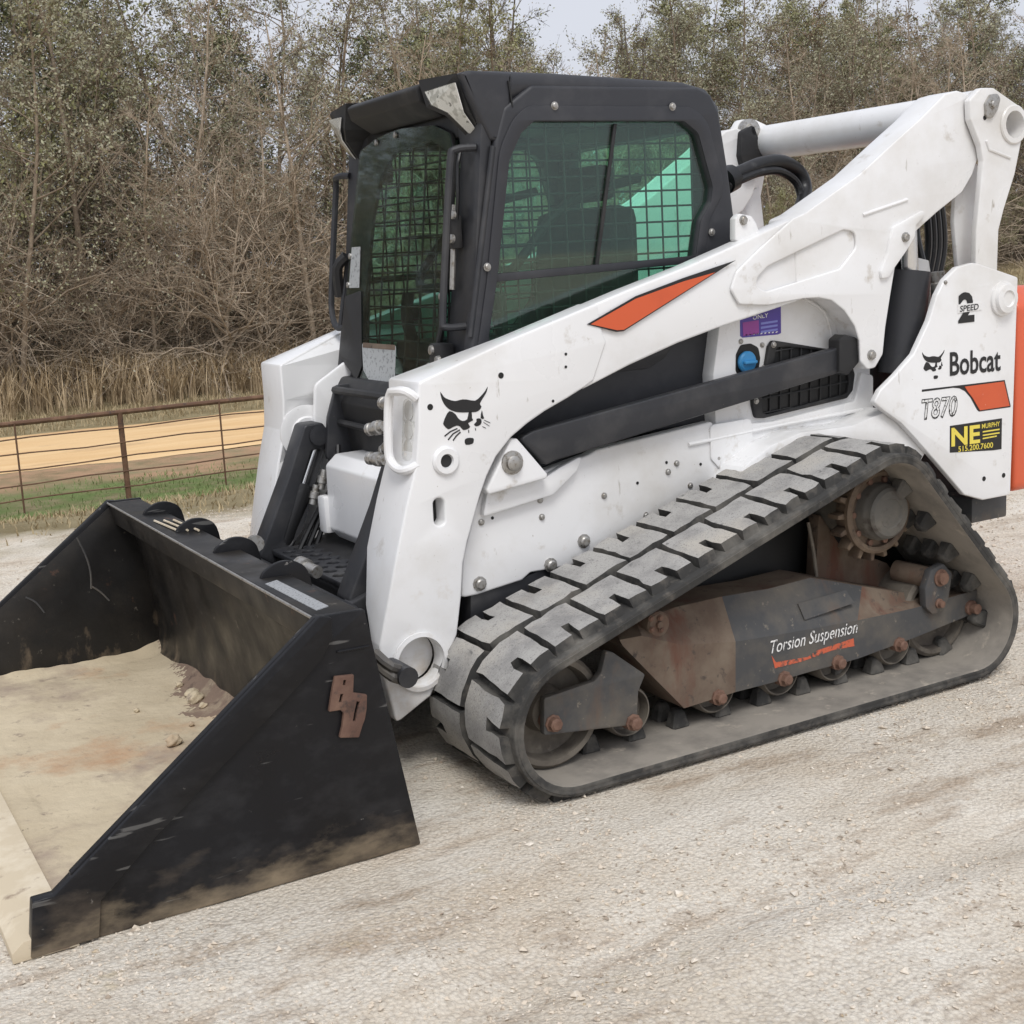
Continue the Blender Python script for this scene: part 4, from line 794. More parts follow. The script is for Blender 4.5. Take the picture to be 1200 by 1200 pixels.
plate('door_frame', [fil(door, .03), fil(dopen, .05)], -.010, .004, M['plastic'], CB, axis='x', fn=tilt(0), bevel=.003)
plate('windshield', fil(door, .03), .0055, .0095, M['glass_front'], CB, axis='x', fn=tilt(0), bevel=0)
bm = bmesh.new()
for k in range(7): tube_bm(bm, [(fx(1.08)-.02, -.30+k*.104, 1.08), (fx(1.86)-.02, -.27+k*.098, 1.86)], .0036, 6)
for k in range(15): tube_bm(bm, [(fx(1.1+k*.056)-.024, -.36, 1.1+k*.056), (fx(1.1+k*.056)-.024, .34, 1.1+k*.056)], .0036, 6)
obj('window_guard', bm_mesh(bm), M['black'], CB)
plate('door_sticker', fil([(-.27, 1.20), (.01, 1.20), (.01, 1.09), (-.10, 1.07), (-.19, 1.07), (-.25, 1.11)], .01), .0100, .0108, M['sticker'], CB, axis='x', fn=tilt(0), bevel=0)
plate('sticker_band', [(-.26, 1.186), (.005, 1.186), (.005, 1.203), (-.26, 1.203)], .0109, .0114, M['rust_plate'], CB, axis='x', fn=tilt(0), bevel=0)
plate('door_sticker', [(-.40, 1.39), (-.31, 1.39), (-.31, 1.53), (-.385, 1.53)], .0100, .0108, M['sticker'], CB, axis='x', fn=tilt(0), bevel=0)
plate('door_panel', fil([(-.46, 1.15), (-.30, 1.07), (-.26, 1.12), (-.29, 1.38), (-.43, 1.36)], .01), .0100, .014, M['plastic'], CB, axis='x', fn=tilt(0), bevel=.001)
for y_, z_ in [(-.2, 1.868), (-.05, 1.878), (.345, 1.60), (.325, 1.36), (.352, 1.74), (-.405, 1.40), (-.395, 1.50), (.26, 1.145), (.29, 1.18)]:
    lathe('bolt', [(.011, 0), (.010, .006), (0, .009)], (fx(z_)+.010, y_, z_), (1, 0, .1), M['steel'], CB, n=10)
# wiper linkage and handrails
for sg in (1, -1):
    tube('handrail', [(fx(1.79)-.01, sg*.47, 1.79), (fx(1.79)+.05, sg*.455, 1.785), (fx(1.74)+.06, sg*.45, 1.75), (fx(1.5)+.06, sg*.44, 1.5), (fx(1.32)+.06, sg*.435, 1.30), (fx(1.28)+.05, sg*.44, 1.272), (fx(1.28)-.01, sg*.455, 1.27)] if sg > 0 else
         [(fx(1.78)-.01, -.47, 1.78), (fx(1.78)+.01, -.54, 1.78), (fx(1.74), -.575, 1.73), (fx(1.4), -.585, 1.4), (fx(1.3), -.575, 1.30), (fx(1.26), -.53, 1.25), (fx(1.25)-.01, -.47, 1.25)], .0115, M['dark_paint'], CB, n=10, smooth=4)
tube('washer_hose', [(fx(1.80), .40, 1.80), (fx(1.74)+.02, .42, 1.74), (fx(1.66)+.02, .425, 1.65), (fx(1.55)+.01, .41, 1.56)], .006, M['hose'], CB, smooth=4)
tube('gas_strut', [(fx(1.62)+.014, .40, 1.63), (fx(1.42)+.014, .395, 1.38)], .009, M['steel'], CB)
box('door_latch', (fx(1.55)-.005, .37, 1.50), (fx(1.55)+.03, .42, 1.60), M['plastic'], CB, .008)
for z_ in (1.60, 1.53): lathe('bolt', [(.014, 0), (.013, .008), (0, .012)], (fx(z_)+.028, .42, z_), (1, 0.2, .1), M['steel'], CB, n=10)
box('door_hinge', (fx(1.2)-.005, .32, 1.09), (fx(1.2)+.045, .40, 1.22), M['plastic'], CB, .01)
for y_, z_ in [(.345, 1.20), (.35, 1.12), (.39, 1.17)]: lathe('bolt', [(.016, 0), (.014, .01), (0, .014)], (fx(z_)+.042, y_, z_), (1, 0, .1), M['steel'], CB, n=10)
tube('wiper_arm', [(fx(1.1)+.015, .28, 1.12), (fx(1.3)+.016, .335, 1.26), (fx(1.4)+.016, .345, 1.42)], .008, M['plastic'], CB, smooth=3)
tube('mirror_arm', [(fx(1.55), -.47, 1.50), (fx(1.5)+.02, -.50, 1.46), (fx(1.42), -.52, 1.36)], .02, M['plastic'], CB, smooth=3)
# headlights at both roof corners
LP = [((500, 108), .957), ((535, 97), .937), ((545, 132), .905), ((564, 159), .85), ((551, 156), .872), ((527, 132), .925), ((508, 123), .952)]
lp3 = [U(a, b, 'x', x) for (a, b), x in LP]
for p in lp3: p.y = min(p.y, .506 if p.x < .87 else .497)
bz3 = [U(a, b, 'x', x) for (a, b), x in [((492, 94), .955), ((536, 86), .93), ((552, 130), .893), ((570, 163), .838), ((549, 160), .866), ((525, 136), .92), ((502, 126), .95)]]
for p in bz3: p.y = min(p.y, .512)
def lamp_mesh(pts, back, grow=0):
    bm = bmesh.new(); A = [bm.verts.new(p) for p in pts]; Bk = [bm.verts.new(p+Vector(back)) for p in pts]
    bm.faces.new(A); bm.faces.new(Bk[::-1])
    for i in range(len(A)): bm.faces.new((A[i], A[(i+1) % len(A)], Bk[(i+1) % len(A)], Bk[i]))
    bmesh.ops.triangulate(bm, faces=bm.faces); return bm_mesh(bm)
h = obj('headlight_housing', lamp_mesh([p+Vector((.006, 0, 0)) for p in bz3], (-.09, -.03, .0)), M['plastic'], CB, smooth=False)
l = obj('headlight', lamp_mesh([p+Vector((.013, .004, 0)) for p in lp3], (-.006, 0, 0)), M['glass_lamp'], CB, smooth=False)
l2 = obj('reflector', lamp_mesh([p+Vector((.0068, .001, 0)) for p in lp3], (-.003, 0, 0)), M['lens_dark'], CB, smooth=False)
for k in (h, l, l2): mirror_y(k, CB)
for y_, z_, x_ in []: lathe('bulb_bowl', [(.030, .004), (.026, -.004), (.012, -.008), (0, -.006)], (x_, y_, z_), (1, .1, -.05), M['bulb'], CB, n=18)
# interior
def cushion(name, lo, hi, b): return box(name, lo, hi, M['seat'], CB, b)
cushion('seat', (.28, -.26, .95), (.78, .26, 1.12), .05)
sb = cushion('seat_back', (.14, -.25, 1.08), (.27, .25, 1.62), .05); cushion('headrest', (.15, -.13, 1.64), (.24, .13, 1.76), .03)
for sg in (1, -1):
    cushion('armrest', (.3, sg*.36-.06, 1.12), (.78, sg*.36+.06, 1.19), .02)
    tube('joystick', [(.74, sg*.34, 1.18), (.76, sg*.34, 1.27), (.75, sg*.335, 1.36)], .022, M['seat'], CB, n=10, smooth=3)
box('cab_floor', (0.02, -.45, .86), (.98, .45, .93), M['plastic'], CB, .01)
box('instrument_panel', (.80, -.43, 1.74), (.86, -.28, 1.86), M['plastic'], CB, .01)
tube('seat_bar', [(.2, .33, 1.7), (.5, .34, 1.62), (.72, .30, 1.40), (.76, .0, 1.38), (.72, -.30, 1.40), (.5, -.34, 1.62), (.2, -.33, 1.7)], .016, M['seat'], CB, n=8, smooth=4)

# ------------------------------------------------------------------ front of the chassis between the arms
fb = plate('front_box', fil([(.80, .54), (1.13, .54), (1.165, .58), (1.16, .80), (1.12, .835), (.80, .84)], .02), -.24, .40, M['white'], LD, bevel=.02, res=3)
box('box_pad', (1.14, -.285, .56), (1.18, -.22, .69), M['white'], fb, .012)
box('warning_sticker', (1.155, .19, .695), (1.1665, .225, .74), M['decal_red'], fb, .0005)
plate('front_recess', fil([(.85, .82), (1.02, .82), (1.05, 1.0), (1.0, 1.08), (.85, 1.08)], .02), -.42, .43, M['plastic'], LD, bevel=.01)
plate('recess_wall', fil([(.9, .80), (1.12, .80), (1.10, .95), (1.06, 1.06), (.9, 1.06)], .02), -.34, -.315, M['dark_paint'], LD, bevel=.004)
plate('inner_fender', fil([(.75, .45), (1.10, .45), (1.13, .8), (1.10, 1.06), (.98, 1.13), (.75, 1.15)], .04), -.44, -.415, M['white'], LD, bevel=.008)
tube('recess_bar', [(1.06, -.31, .93), (1.08, .42, .93)], .012, M['plastic'], LD); tube('recess_bar', [(1.07, -.31, 1.045), (1.08, .42, 1.05)], .014, M['plastic'], LD)
st = plate('step', [fil([(1.10, -.36), (1.34, -.36), (1.34, .30), (1.10, .30)], .03)]+[circ(1.14+.055*i, -.30+.075*j+(.035 if i % 2 else 0), .022, 10) for i in range(4) for j in range(8)], .49, .51, M['dark_paint'], LD, axis='z', bevel=.004)
plate('front_guard', fil([(1.05, .30), (1.30, .30), (1.33, .48), (1.1, .53), (1.0, .5)], .02), -.40, .42, M['plastic'], LD, bevel=.01)
for sg in (1, -1):
    y0, y1 = (.345, .445) if sg > 0 else (-.445, -.345)
    T_ = SS([(357, 498), (378, 495), (386, 506), (384, 520), (372, 548), (336, 668), (303, 655), (338, 560)], -.345)
    I_ = SS([(366, 528), (378, 526), (352, 622), (338, 640), (334, 632), (352, 575)], -.345)
    tc = plate('tilt_cylinder_guard', [fil(T_, .02), fil(I_, .012)] if sg < 0 else fil(T_, .02), y0, y1, M['dark_paint'], LD, bevel=.008, res=2)
    x, z = S(373, 510, -.345)
    lathe('pivot_pin', [(.034, 0), (.036, .010), (.024, .012), (.012, .014), (0, .012)], (x, -sg*(-.345)-sg*.002 if sg < 0 else .346, z), (0, -sg, 0), M['dark_paint'], tc, n=22)
    tube('cylinder_rod', [(x-.0, sg*.39, z-.05), (x+.075, sg*.39, z-.21)], .021, M['chrome'], tc, n=14)
    tube('cylinder_barrel', [(x+.055, sg*.37, z-.17), (x+.20, sg*.39, z-.48)], .038, M['hose'], tc, n=16)
    for k in range(3): tube('hydraulic_hose', [(x-.04-k*.01, sg*(.34-.01*k), z-.04), (x-.03, sg*(.33-.02*k), z-.15), (x+.0+k*.02, sg*.33, z-.28), (x+.06+k*.03, sg*.32, z-.40)], .010, M['hose'], tc, smooth=4)
    for k in range(2): lathe('hose_fitting', [(0, 0), (.014, 0), (.014, .02), (.019, .022), (.019, .045), (.013, .047), (.013, .07), (0, .07)], (x+.01+k*.035, sg*.338, z-.19-k*.05), (-.3, 0, 1), M['steel'], tc, n=12)
    # far pivot boss ring on the arm's inner face
    lathe('arm_boss', [(.10, 0), (.10, .006), (.085, .010), (.06, .010), (.055, .02)], (x, sg*.458, z+.0), (0, -sg, 0), M['white'], LD, n=28)
# coupler that carries the bucket
CP = plate('coupler', fil([(1.34, .10), (1.50, .05), (1.56, .50), (1.50, .56), (1.40, .50)], .02), -.56, .56, M['dark_paint'], LD, bevel=.01)
for sg in (1, -1):
    plate('coupler_arm', fil([(1.20, .18), (1.34, .14), (1.42, .48), (1.30, .52)], .02), sg*.44-.03, sg*.44+.03, M['dark_paint'], CP, bevel=.006)
    lathe('coupler_lever', [(0, 0), (.02, 0), (.02, .06), (.028, .062), (.028, .10), (0, .10)], (1.42, sg*.30, .56), (.2, -sg, .1), M['steel'], CP, n=12)
tube('coupler_shaft', [(1.36, -.64, .335), (1.36, .78, .335)], .03, M['dark_paint'], CP, n=16)
for k in range(2): tube('bucket_hose', [(1.42, .70, .40-k*.03), (1.40, .76, .37-k*.03), (1.34, .72, .34-k*.03)], .014, M['frame_grey'], CP, smooth=3)
# ------------------------------------------------------------------ tracks and undercarriage
CI = [((1.0, .200), .204), ((-.20, .617), .190), ((-.58, .19), .190)]       # idler, sprocket, rear idler: track centre line wraps these
def loop(off, n=16):
    """outline of the belt at a distance off from its outer face, clockwise seen from the left"""
    pts = []
    C = [(Vector(c), r+off) for c, r in CI]
    for i in range(3):
        c, r = C[i]; cp, rp = C[i-1]; cn, rn = C[(i+1) % 3]
        def tang(c1, r1, c2, r2):
            d = c2-c1; L = d.length; a = math.atan2(d.y, d.x); return a-math.acos((r1-r2)/L)
        a0 = tang(cp, rp, c, r); a1 = tang(c, r, cn, rn)
        while a1 < a0: a1 += 2*math.pi
        while a1-a0 > 2*math.pi: a1 -= 2*math.pi
        for k in range(n+1):
            a = a0+(a1-a0)*k/n; pts.append((c.x+r*math.cos(a), c.y+r*math.sin(a)))
    return pts
# order the wheels so that the outline turns one way
CI = [CI[0], CI[1], CI[2]]
OUT, INN = loop(0), loop(-.032)
def walk(lp, s):
    N = len(lp); s = s % TOT
    for i in range(N):
        a, b = Vector(lp[i]), Vector(lp[(i+1) % N]); L = (b-a).length
        if s <= L: return a+(b-a)*(s/L), (b-a).normalized()
        s -= L
    return Vector(lp[0]), Vector((1, 0))
TOT = sum((Vector(OUT[i])-Vector(OUT[(i+1) % len(OUT)])).length for i in range(len(OUT)))
NP = 27; PIT = TOT/NP
UC = [-.079, -.048, -.014, .014, .048, .079]; VC = [-.104, -.06, -.015, .025, .058, .104]
def lug_mesh(row, s0, sg, yc, rg_):
    """one tread block laid along the belt; a slot is moulded in from its free edge"""
    cells = [(i, j) for i in range(5) for j in range(5) if not (i == 2 and j >= 3)]
    bm = bmesh.new(); vt = {}; vb_ = {}
    use = {(i+a_, j+b_) for i, j in cells for a_ in (0, 1) for b_ in (0, 1)}
    full = {k for k in use if sum(((k[0]-a_, k[1]-b_) in cells) for a_ in (0, 1) for b_ in (0, 1)) == 4}
    for k in use:
        u, v = UC[k[0]], VC[k[1]]
        u2 = u-(.09*v if row > 0 else .0)+(rg_.uniform(-.004, .004) if k not in full else 0); v2 = (v+(rg_.uniform(-.004, .004) if k not in full else 0))*row
        for tab, w, sh in ((vt, .027+rg_.uniform(-.002, .002), .95), (vb_, -.003, 1.06)):
            p, t = walk(OUT, s0+u2*sh); n = Vector((t.y, -t.x))
            if (p-Vector((.15, .3))).dot(n) < 0: n = -n
            q_ = p+n*w; tab[k] = bm.verts.new((q_.x, sg*(yc+v2*(sh if sh < 1 else 1.03)), q_.y))
    cs = set(cells)
    for i, j in cells:
        bm.faces.new((vt[i, j], vt[i+1, j], vt[i+1, j+1], vt[i, j+1]))
        for (di, dj), (e0, e1) in (((-1, 0), ((i, j), (i, j+1))), ((1, 0), ((i+1, j), (i+1, j+1))), ((0, -1), ((i, j), (i+1, j))), ((0, 1), ((i, j+1), (i+1, j+1)))):
            if (i+di, j+dj) not in cs:
                f_ = bm.faces.new((vt[e0], vt[e1], vb_[e1], vb_[e0])); f_.material_index = 1
    for v in list(bm.verts):
        if not v.link_faces: bm.verts.remove(v)
    me = bm_mesh(bm, 'lug'); me.materials.append(M['lug']); me.materials.append(M['rubber']); return finish(me, 40)
def guide_mesh():
    bm = bmesh.new(); box_bm(bm, (-.034, -.028, -.004), (.034, .028, .055), 0)
    for v in bm.verts:
        if v.co.z > .02: v.co.x *= .5; v.co.y *= .7
    bmesh.ops.bevel(bm, geom=list(bm.edges), offset=.008, segments=1, affect='EDGES'); me = bm_mesh(bm); me.materials.append(M['rubber']); return finish(me)
GUIDE = guide_mesh()
Y0, Y1 = .605, 1.085
def on_belt(o, lp, s, y, sg, inward=False):
    p, t = walk(lp, s); nrm = Vector((t.y, -t.x))
    mid = Vector((.15, .3))
    if (p-mid).dot(nrm) < 0: nrm = -nrm
    if inward: nrm = -nrm
    u = Vector((t.x, 0, t.y)); w = Vector((nrm.x, 0, nrm.y)); v = Vector((0, sg, 0))
    if u.cross(v).dot(w) < 0: u = -u
    m = Matrix(((u.x, v.x, w.x, p.x), (u.y, v.y, w.y, y), (u.z, v.z, w.z, p.y), (0, 0, 0, 1)))
    o.matrix_parent_inverse = Matrix(); o.matrix_basis = m
LR = random.Random(17)
def make_track(sg):
    a, b = (Y0, Y1) if sg > 0 else (-Y1, -Y0)
    tr = plate('track', [OUT, INN], a, b, M['rubber'], LD, bevel=.006)
    tr.data.materials.append(M['rubber_inside'])
    for f in tr.data.polygons:                       # the belt's inner face is caked with dry dust
        c = f.center; n = f.normal
        if abs(n.y) < .5 and n.dot(Vector((.15, 0, .3))-Vector((c.x, 0, c.z))) > 0: f.material_index = 1
    tr['label'] = 'near rubber track' if sg > 0 else 'far rubber track'
    for k in range(NP):
        for row, (vy, off) in ((1, ((Y1-.132), 0)), (-1, ((Y0+.118), .5))):
            l = bpy.data.objects.new('lug', lug_mesh(row, (k+off)*PIT, sg, vy, LR)); COL.objects.link(l); l.parent = tr
        if sg > 0:
            pk, _t = walk(INN, (k+.25)*PIT*.95)
            for gy in ((.80, .88, .955) if (pk.x < -.28 and pk.y > .10) else (.80, .88)):
                g = bpy.data.objects.new('guide_lug', GUIDE); COL.objects.link(g); g.parent = tr
                on_belt(g, INN, (k+.25)*PIT*.95, gy, 1, True)
    return tr
TR = make_track(1); make_track(-1)
bm = bmesh.new()
for side_y in (Y1-.0055,):
    tube_bm(bm, [(p[0], side_y, p[1]) for p in loop(-.012)], .008, 6, closed=True)
obj('track_rim', bm_mesh(bm), M['rubber'], TR)
def undercarriage(sg):
    F = lambda y: y*sg
    y9 = .945
    top = [S(a, b, y9-.075) for a, b in [(722, 742), (745, 728), (790, 712), (846, 699), (900, 690), (950, 677), (1010, 687), (1075, 697), (1145, 686)]]
    mid = [S(a, b, y9) for a, b in [(726, 750), (752, 745), (800, 756), (862, 752), (905, 745), (950, 737), (1005, 727), (1070, 713), (1145, 691)]]
    bot = [S(a, b, y9) for a, b in [(730, 757), (768, 796), (802, 830), (862, 811), (905, 800), (950, 787), (1005, 772), (1070, 748), (1143, 718)]]
    bm = bmesh.new(); rows = []
    for lst, y in ((bot, .72), (bot, y9), (mid, y9), (top, y9-.075), (top, .72)):
        rows.append([bm.verts.new((p[0], F(y), p[1])) for p in lst])
    for i in range(5):
        A, Bq = rows[i], rows[(i+1) % 5]
        for k in range(len(A)-1): bm.faces.new((A[k], A[k+1], Bq[k+1], Bq[k]))
    bm.faces.new([r_[0] for r_ in rows]); bm.faces.new([r_[-1] for r_ in rows])
    me = bm_mesh(bm); me.materials.append(M['frame_grey']); me.materials.append(M['rust_plate'])
    for f in me.polygons:
        if f.center.x > .36 or (f.normal.z > .6): f.material_index = 1
    fr = obj('roller_frame', me, None, LD, angle=20)
    if sg > 0:
        fr['label'] = 'dark grey undercarriage frame, rusty at its front end'
        lettering('lettering', 'Torsion Suspension', (903, 766), (1005, 741), 15, y9, M['decal_white'], fr, shear=.25, offset=.004, lift=.002)
        decal('worn_stripe', [(904, 768), (909, 776), (946, 770), (958, 762), (1000, 748), (1001, 757), (975, 762), (940, 775), (908, 783)], y9, M['decal_orange_worn'], fr)
        a3, b3, c3 = Vector((mid[5][0], y9, mid[5][1])), Vector((mid[6][0], y9, mid[6][1])), Vector((top[5][0], y9-.075, top[5][1]))
        nn = (b3-a3).cross(c3-a3).normalized(); nn = nn if nn.y > 0 else -nn
        qs = []
        for px_, py_ in [(934, 708), (990, 692), (1000, 707), (942, 727)]:
            d_ = ray(px_, py_); t_ = (a3-CAM).dot(nn)/d_.dot(nn); qs.append(CAM+d_*t_)
        bm2 = bmesh.new(); A2 = [bm2.verts.new(p+nn*.006) for p in qs]; B2 = [bm2.verts.new(p-nn*.004) for p in qs]
        bm2.faces.new(A2); bm2.faces.new(B2[::-1])
        for i_ in range(4): bm2.faces.new((A2[i_], B2[i_], B2[(i_+1) % 4], A2[(i_+1) % 4]))
        obj('frame_cover', bm_mesh(bm2), M['frame_grey'], fr, smooth=False)
        for a, b in [(844, 818), (921, 796), (984, 777), (1056, 756)]:
            x, z = S(a, b, y9+.01); lathe('axle_bolt', [(.026, -.02), (.026, .006), (.018, .008), (.018, .024), (.012, .028), (0, .028)], (x, y9, z), (0, 1, 0), M['rusty_bolt'], fr, n=8)
        x, z = S(769, 731, y9-.02); lathe('torsion_cap', [(.040, -.04), (.040, .010), (.034, .016), (.012, .014), (.010, .022), (0, .022)], (x, y9-.02, z), (0, 1, 0), M['rust_plate'], fr, n=20)
        for a, b in [(763, 725), (775, 738), (774, 724), (764, 738)]: bolt(fr, a, b, y9+.0, .007, M['rusty_bolt'])
    # front bracket with idler
    br = plate('idler_bracket', fil([S(a, b, 1.0) for a, b in [(641, 864), (641, 820), (700, 800), (708, 790), (714, 764), (722, 766), (760, 792), (752, 812), (750, 851)]], .008), F(.96) if sg > 0 else F(.985), F(.985) if sg > 0 else F(.96), M['frame_grey'], LD, bevel=.004)
    if sg > 0:
        for a, b in [(649, 848), (743, 847)]:
            x, z = S(a, b, .99); lathe('axle_bolt', [(.026, -.04), (.026, .004), (.020, .006), (.020, .022), (.013, .027), (0, .027)], (x, .985, z), (0, 1, 0), M['rusty_bolt'], br, n=8)
    def wheel(c, r, y0, y1, name, m, rim=.16):
        w = (y1-y0); pr = [(0, 0), (r*.9, 0), (r, w*.06), (r, w*.94), (r*.93, w), (r*(1-rim), w), (r*(1-rim-.05), w*.80), (r*.42, w*.74), (r*.36, w*.95), (r*.22, w*.97), (r*.2, w*.9), (0, w*.9)]
        return lathe(name, pr, (c[0], F(y0), c[1]), (0, sg, 0), M[m], LD, n=36)
    wheel((CI[0][0][0], CI[0][0][1]), CI[0][1]-.036, .72, .95, 'idler_wheel', 'wheel')
    wheel((CI[2][0][0]+.0, CI[2][0][1]), CI[2][1]-.036, .74, .90, 'rear_idler_wheel', 'wheel')
    for a, b in [(737, 850), (838, 824), (914, 803), (978, 785), (1047, 765)]:
        x, z = S(a, b, .91); wheel((x, .128), .078, .72, .915, 'roller', 'wheel', .12)
    # sprocket with motor hub
    c = (-.295, .588); R0 = .158; pts = []
    for k in range(17):
        for dr, da in ((-.026, -.34), (-.028, -.24), (.008, -.11), (.008, .11), (-.028, .24), (-.026, .34)):
            a = 2*math.pi*(k+da)/17; pts.append((c[0]+(R0+dr)*math.cos(a), c[1]+(R0+dr)*math.sin(a)))
    sp = plate('sprocket', pts, F(.85) if sg > 0 else F(.90), F(.90) if sg > 0 else F(.85), M['sprocket'], LD, bevel=.004)
    lathe('sprocket_ring', [(.140, 0), (.140, .014), (.130, .020), (.118, .016), (.116, .0)], (c[0], F(.899), c[1]), (0, sg, 0), M['sprocket'], sp, n=32, ring=True)
    if sg > 0:
        for k in range(10):
            a = 2*math.pi*k/10; lathe('sprocket_bolt', [(.011, 0), (.011, .010), (0, .013)], (c[0]+.106*math.cos(a), .90, c[1]+.106*math.sin(a)), (0, 1, 0), M['rusty_bolt'], sp, n=8)
    lathe('drive_motor', [(.094, -.25), (.094, .03), (.090, .040), (.086, .045), (.084, .060), (.074, .068), (.050, .069), (.046, .064), (0, .064)], (c[0], F(.899), c[1]), (0, sg, 0), M['hub_grey'], sp, n=32)
    # rear torsion axle
    if sg > 0:
        a = U(1050, 668, 'y', .80); b = U(1100, 680, 'y', .965)
        ax = tube('torsion_axle', [a, (b.x, .955, b.z)], .036, M['rust_plate'], LD, n=20)
        plate('axle_arm', fil([S(p, q_, .96) for p, q_ in [(1083, 690), (1090, 668), (1105, 660), (1115, 672), (1111, 700), (1104, 716), (1092, 720), (1084, 712)]], .015), .935, .965, M['frame_grey'], ax, bevel=.005)
        for p, q_, rr in [(1102, 677, .030), (1100, 707, .017)]:
            x, z = S(p, q_, .965); lathe('axle_bolt', [(rr, 0), (rr, .006), (rr*.75, .008), (rr*.7, .02), (0, .02)], (x, .964, z), (0, 1, 0), M['rusty_bolt'], ax, n=14)
        x, z = S(1138, 712, .95); lathe('axle_bolt', [(.026, -.01), (.026, .01), (.018, .012), (.018, .035), (0, .035)], (x, .945, z), (0, 1, 0), M['rusty_bolt'], fr, n=10)
        a, b = U(947, 612, 'y', .78), U(957, 676, 'y', .80); tube('grease_line', [a, ((a.x+b.x)/2-.004, .79, (a.z+b.z)/2), b], .006, M['wheel'], fr)
        plate('axle_bracket', fil([S(p, q_, .75) for p, q_ in [(955, 690), (960, 600), (985, 640), (1040, 660), (1060, 690)]], .01), .70, .75, M['rust_plate'], fr, bevel=.004)
        plate('frame_web', SS([(760, 720), (850, 640), (950, 560), (1100, 560), (1130, 700), (1000, 760), (820, 800)], .68), .60, .66, M['black'], LD)
undercarriage(1); undercarriage(-1)

# ------------------------------------------------------------------ bucket
BK = empty('bucket', (0, 0, 0)); BK.parent = LD; BK['label'] = 'black steel bucket with dried mud on its floor'
BW = 1.075
sp_ = [(1.728, .640), (1.598, .637), (1.492, -.013), (2.36, -.013), (2.36, .16)]
for sg in (1, -1):
    a, b = (BW-.022, BW) if sg > 0 else (-BW, -BW+.022)
    pl = plate('side_plate', fil(sp_, .006, 2), a, b, M['black_steel'] , BK, bevel=.003)
    st_ = SS([(372, 722), (62, 1048), (37, 1055), (35, 1122), (115, 1096), (117, 1053), (180, 980), (330, 822), (375, 772), (388, 745), (386, 722)], BW)
    plate('edge_strip', fil(st_, .005, 2), (BW-.024 if sg > 0 else -BW-.013), (BW+.013 if sg > 0 else -BW+.024), M['black_steel'], BK, bevel=.003)
    if sg > 0:
        nr = pl
        pl['label'] = 'near bucket side plate with a rusty raised emblem'
        tube('weld_bead', [(S(395, 764, BW)[0], BW, S(395, 764, BW)[1]), (S(432, 757, BW)[0], BW, S(432, 757, BW)[1])], .004, M['black_steel'], pl)
    ins = plate('side_liner', [(1.72, .62), (1.61, .56), (1.58, .03), (2.40, .03), (2.40, .12)], (BW-.026 if sg > 0 else -BW+.0215), (BW-.0215 if sg > 0 else -BW+.026), M['bucket_inside'], BK, bevel=.001)
G = lambda a, b: S(360+a/9.23, 760+b/9.23, BW)
bd = [G(*p) for p in [(285, 295), (490, 272), (482, 468), (632, 490), (628, 640), (610, 750), (580, 830), (545, 950), (335, 955), (365, 830), (380, 690), (345, 655), (220, 675), (250, 480)]]
hb = [[G(*p) for p in q_] for q_ in ([(378, 335), (405, 330), (395, 388), (372, 390)], [(345, 485), (375, 480), (355, 572), (328, 572)], [(520, 562), (552, 565), (520, 700), (505, 775), (478, 775), (495, 680)])]
plate('emblem_plate', [fil(bd, .003, 2)]+hb, BW-.001, BW+.010, M['emblem_rust'], nr, bevel=.0015)
lp_ = plate('lip', fil([(1.600, .634), (1.724, .636), (1.706, .548), (1.635, .545)], .006), -BW+.022, BW-.022, M['bucket_inside'], BK, bevel=.004)
plate('back_sheet', spl([(1.60, .60), (1.645, .55), (1.618, .40), (1.592, .22), (1.588, .10), (1.605, .045), (1.66, .022)], False, 4)+[(1.60, .004), (1.50, .004), (1.54, .3)], -BW+.024, BW-.024, M['bucket_inside'], BK, bevel=.001)
plate('floor', [(1.55, .003), (2.38, .003), (2.38, .022), (1.62, .024)], -BW+.026, BW-.026, M['mud'], BK, bevel=.001)
plate('cutting_edge', [(2.36, -.012), (2.505, -.012), (2.505, .012), (2.478, .034), (2.375, .041)], -BW-.010, BW+.010, M['worn_lip'], BK, bevel=.002)
# dried mud: an uneven skin over the floor, banked up in the rear corners
HY = U(242, 806, 'x', 1.64).y
nx, ny = 100, 240; co = []; fc_ = []
rg = np.random.default_rng(3)
ph = rg.uniform(0, 6.28, (14, 2)); fr_ = rg.normal(0, 1, (14, 2))*np.array([9, 7])
for i in range(nx+1):
    for j in range(ny+1):
        x = 1.585+(2.392-1.585)*i/nx; y = -1.047+2.094*j/ny
        n = sum(math.sin(fr_[k, 0]*x+fr_[k, 1]*y+ph[k, 0]) for k in range(14))/14
        n2 = sum(math.sin(3*fr_[k, 0]*x+3.3*fr_[k, 1]*y+ph[k, 1]) for k in range(14))/14
        z = .029+.010*n+.004*n2
        e = max(0, 1-(x-1.585)/.11)
        hp = math.exp(-((y-HY)/.30)**2); z += e*e*(.022+.02*n+.012*math.sin(7*y)+.05*hp*(1+.8*n2))
        z += .016*max(0, 1-(1.047-abs(y))/.08)*(1+1.5*n+n2)
        if x > 2.30: z = max(z, .030+.004*n2)
        co.append((x, y, z))
for i in range(nx):
    for j in range(ny):
        a = i*(ny+1)+j; fc_.append((a, a+1, a+ny+2, a+ny+1))
me = bpy.data.meshes.new('mud'); me.from_pydata(co, [], fc_); me.materials.append(M['mud']); me.materials.append(M['mud_brown'])
for f_ in me.polygons:
    c_ = f_.center
    if c_.x < 1.585+.12*math.exp(-((c_.y-HY)/.38)**2)*(1+.25*math.sin(23*c_.y)+.15*math.sin(51*c_.y+40*c_.x))+LR.uniform(-.02, .02): f_.material_index = 1
obj('dried_mud', me, None, BK, angle=180)
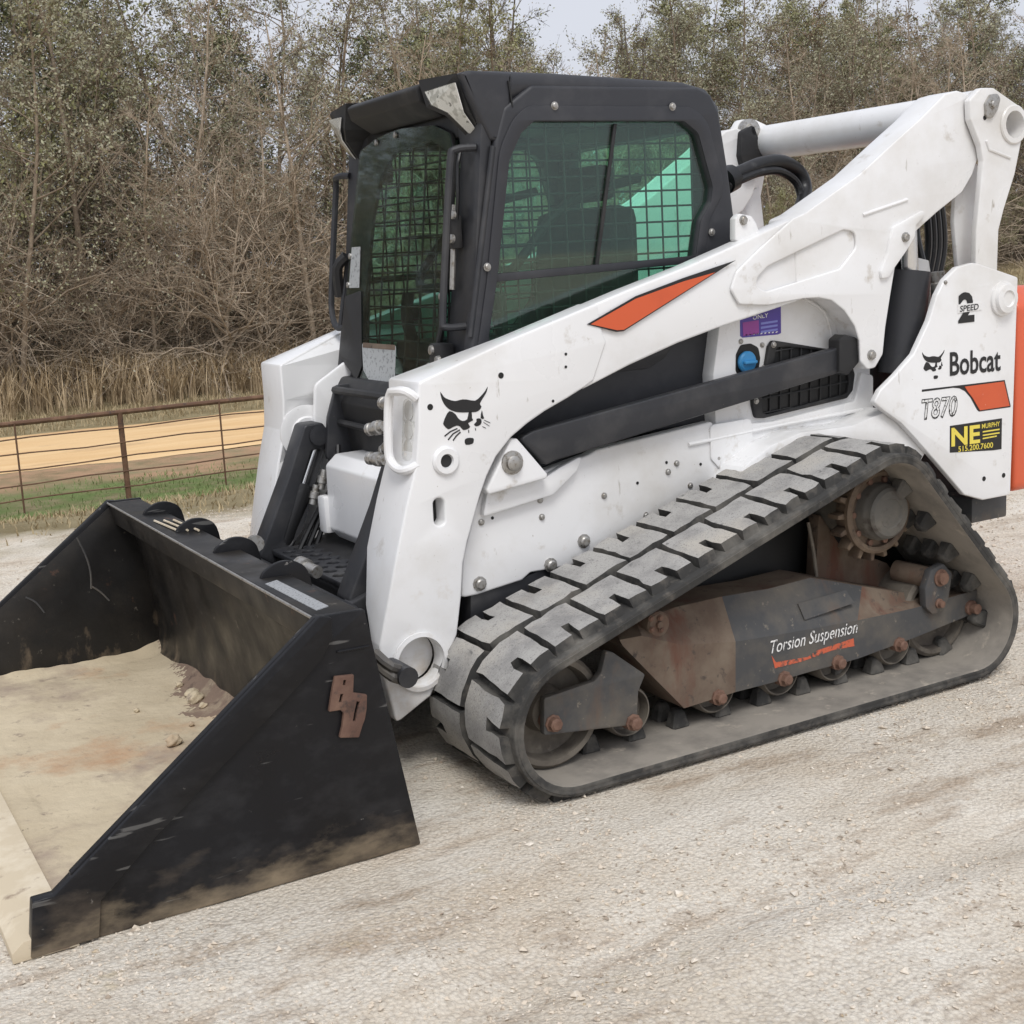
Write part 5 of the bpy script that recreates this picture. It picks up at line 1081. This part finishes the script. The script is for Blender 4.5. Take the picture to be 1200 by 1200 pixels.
def clod(name, c, r, m, parent, seed, flat=.7):
    bm = bmesh.new(); bmesh.ops.create_icosphere(bm, subdivisions=3, radius=1); q_ = random.Random(seed); o_ = [q_.uniform(0, 6) for _ in range(6)]
    for v in bm.verts:
        k = 1+q_.uniform(-.05, .05)+.2*math.sin(3*v.co.x+o_[0])*math.sin(2.6*v.co.y+o_[1])+.12*math.sin(6*v.co.z+o_[2]+5*v.co.x); v.co = Vector((v.co.x*r*k, v.co.y*r*k, v.co.z*r*flat*k))+Vector(c)
    return obj(name, bm_mesh(bm), m, parent, angle=60)
for k, (a, b, r_) in enumerate([(229, 818, .030), (224, 811, .022), (203, 867, .026), (238, 825, .014), (160, 830, .010), (210, 800, .014), (224, 846, .010)]):
    p = U(a, b, 'z', .045); clod('dirt_clod', (p.x, p.y, .035+r_*.3), r_, M['mud'], BK, k)
plate('back_tube', fil([(1.578, .48), (1.62, .48), (1.625, .632), (1.600, .632)], .004), -BW+.03, BW-.03, M['black_steel'], BK, bevel=.004)
# gusset ears along the top
for a, b in [(196, 598), (236, 617), (283, 648), (340, 670)]:
    y = U(a, b, 'x', 1.60).y
    plate('gusset_ear', spl([(1.69, .60), (1.688, .636), (1.67, .658), (1.63, .674), (1.585, .668), (1.55, .635), (1.535, .54)], False, 4), y-.009, y+.009, M['black_steel'], BK, bevel=.003)
tube('weld_bead', [(1.727, -1.05, .634), (1.727, 1.05, .634)], .004, M['steel'], BK)
bm = bmesh.new()
for k, dx in enumerate((.0, .028, .056)): tube_bm(bm, [(1.69-dx, -.52+.02*k, .639), (1.68-dx, -.28+.03*k, .641)], .004, 6)
obj('tie_straps', bm_mesh(bm), M['worn_lip'], BK)
bm = bmesh.new(); tube_bm(bm, [(1.69, .74, .6375), (1.69, 1.02, .6375)], .001, 4); bm.free()
plate('lip_label', [(1.66, .62), (1.70, .64), (1.695, 1.00), (1.655, .98)], .6350, .6372, M['decal_grey'], BK, axis='z', bevel=0)
# scrape marks down the far side, where paint is gone
for pts in ([(90, 630), (100, 650), (106, 670), (107, 690)], [(107, 687), (118, 694), (128, 704)], [(30, 700), (42, 706), (52, 718)]):
    q_ = [U(a, b, 'y', -BW+.0265) for a, b in pts]; tube('scrape', [tuple(p) for p in q_], .0035, M['frame_grey'], BK, n=5, smooth=3)
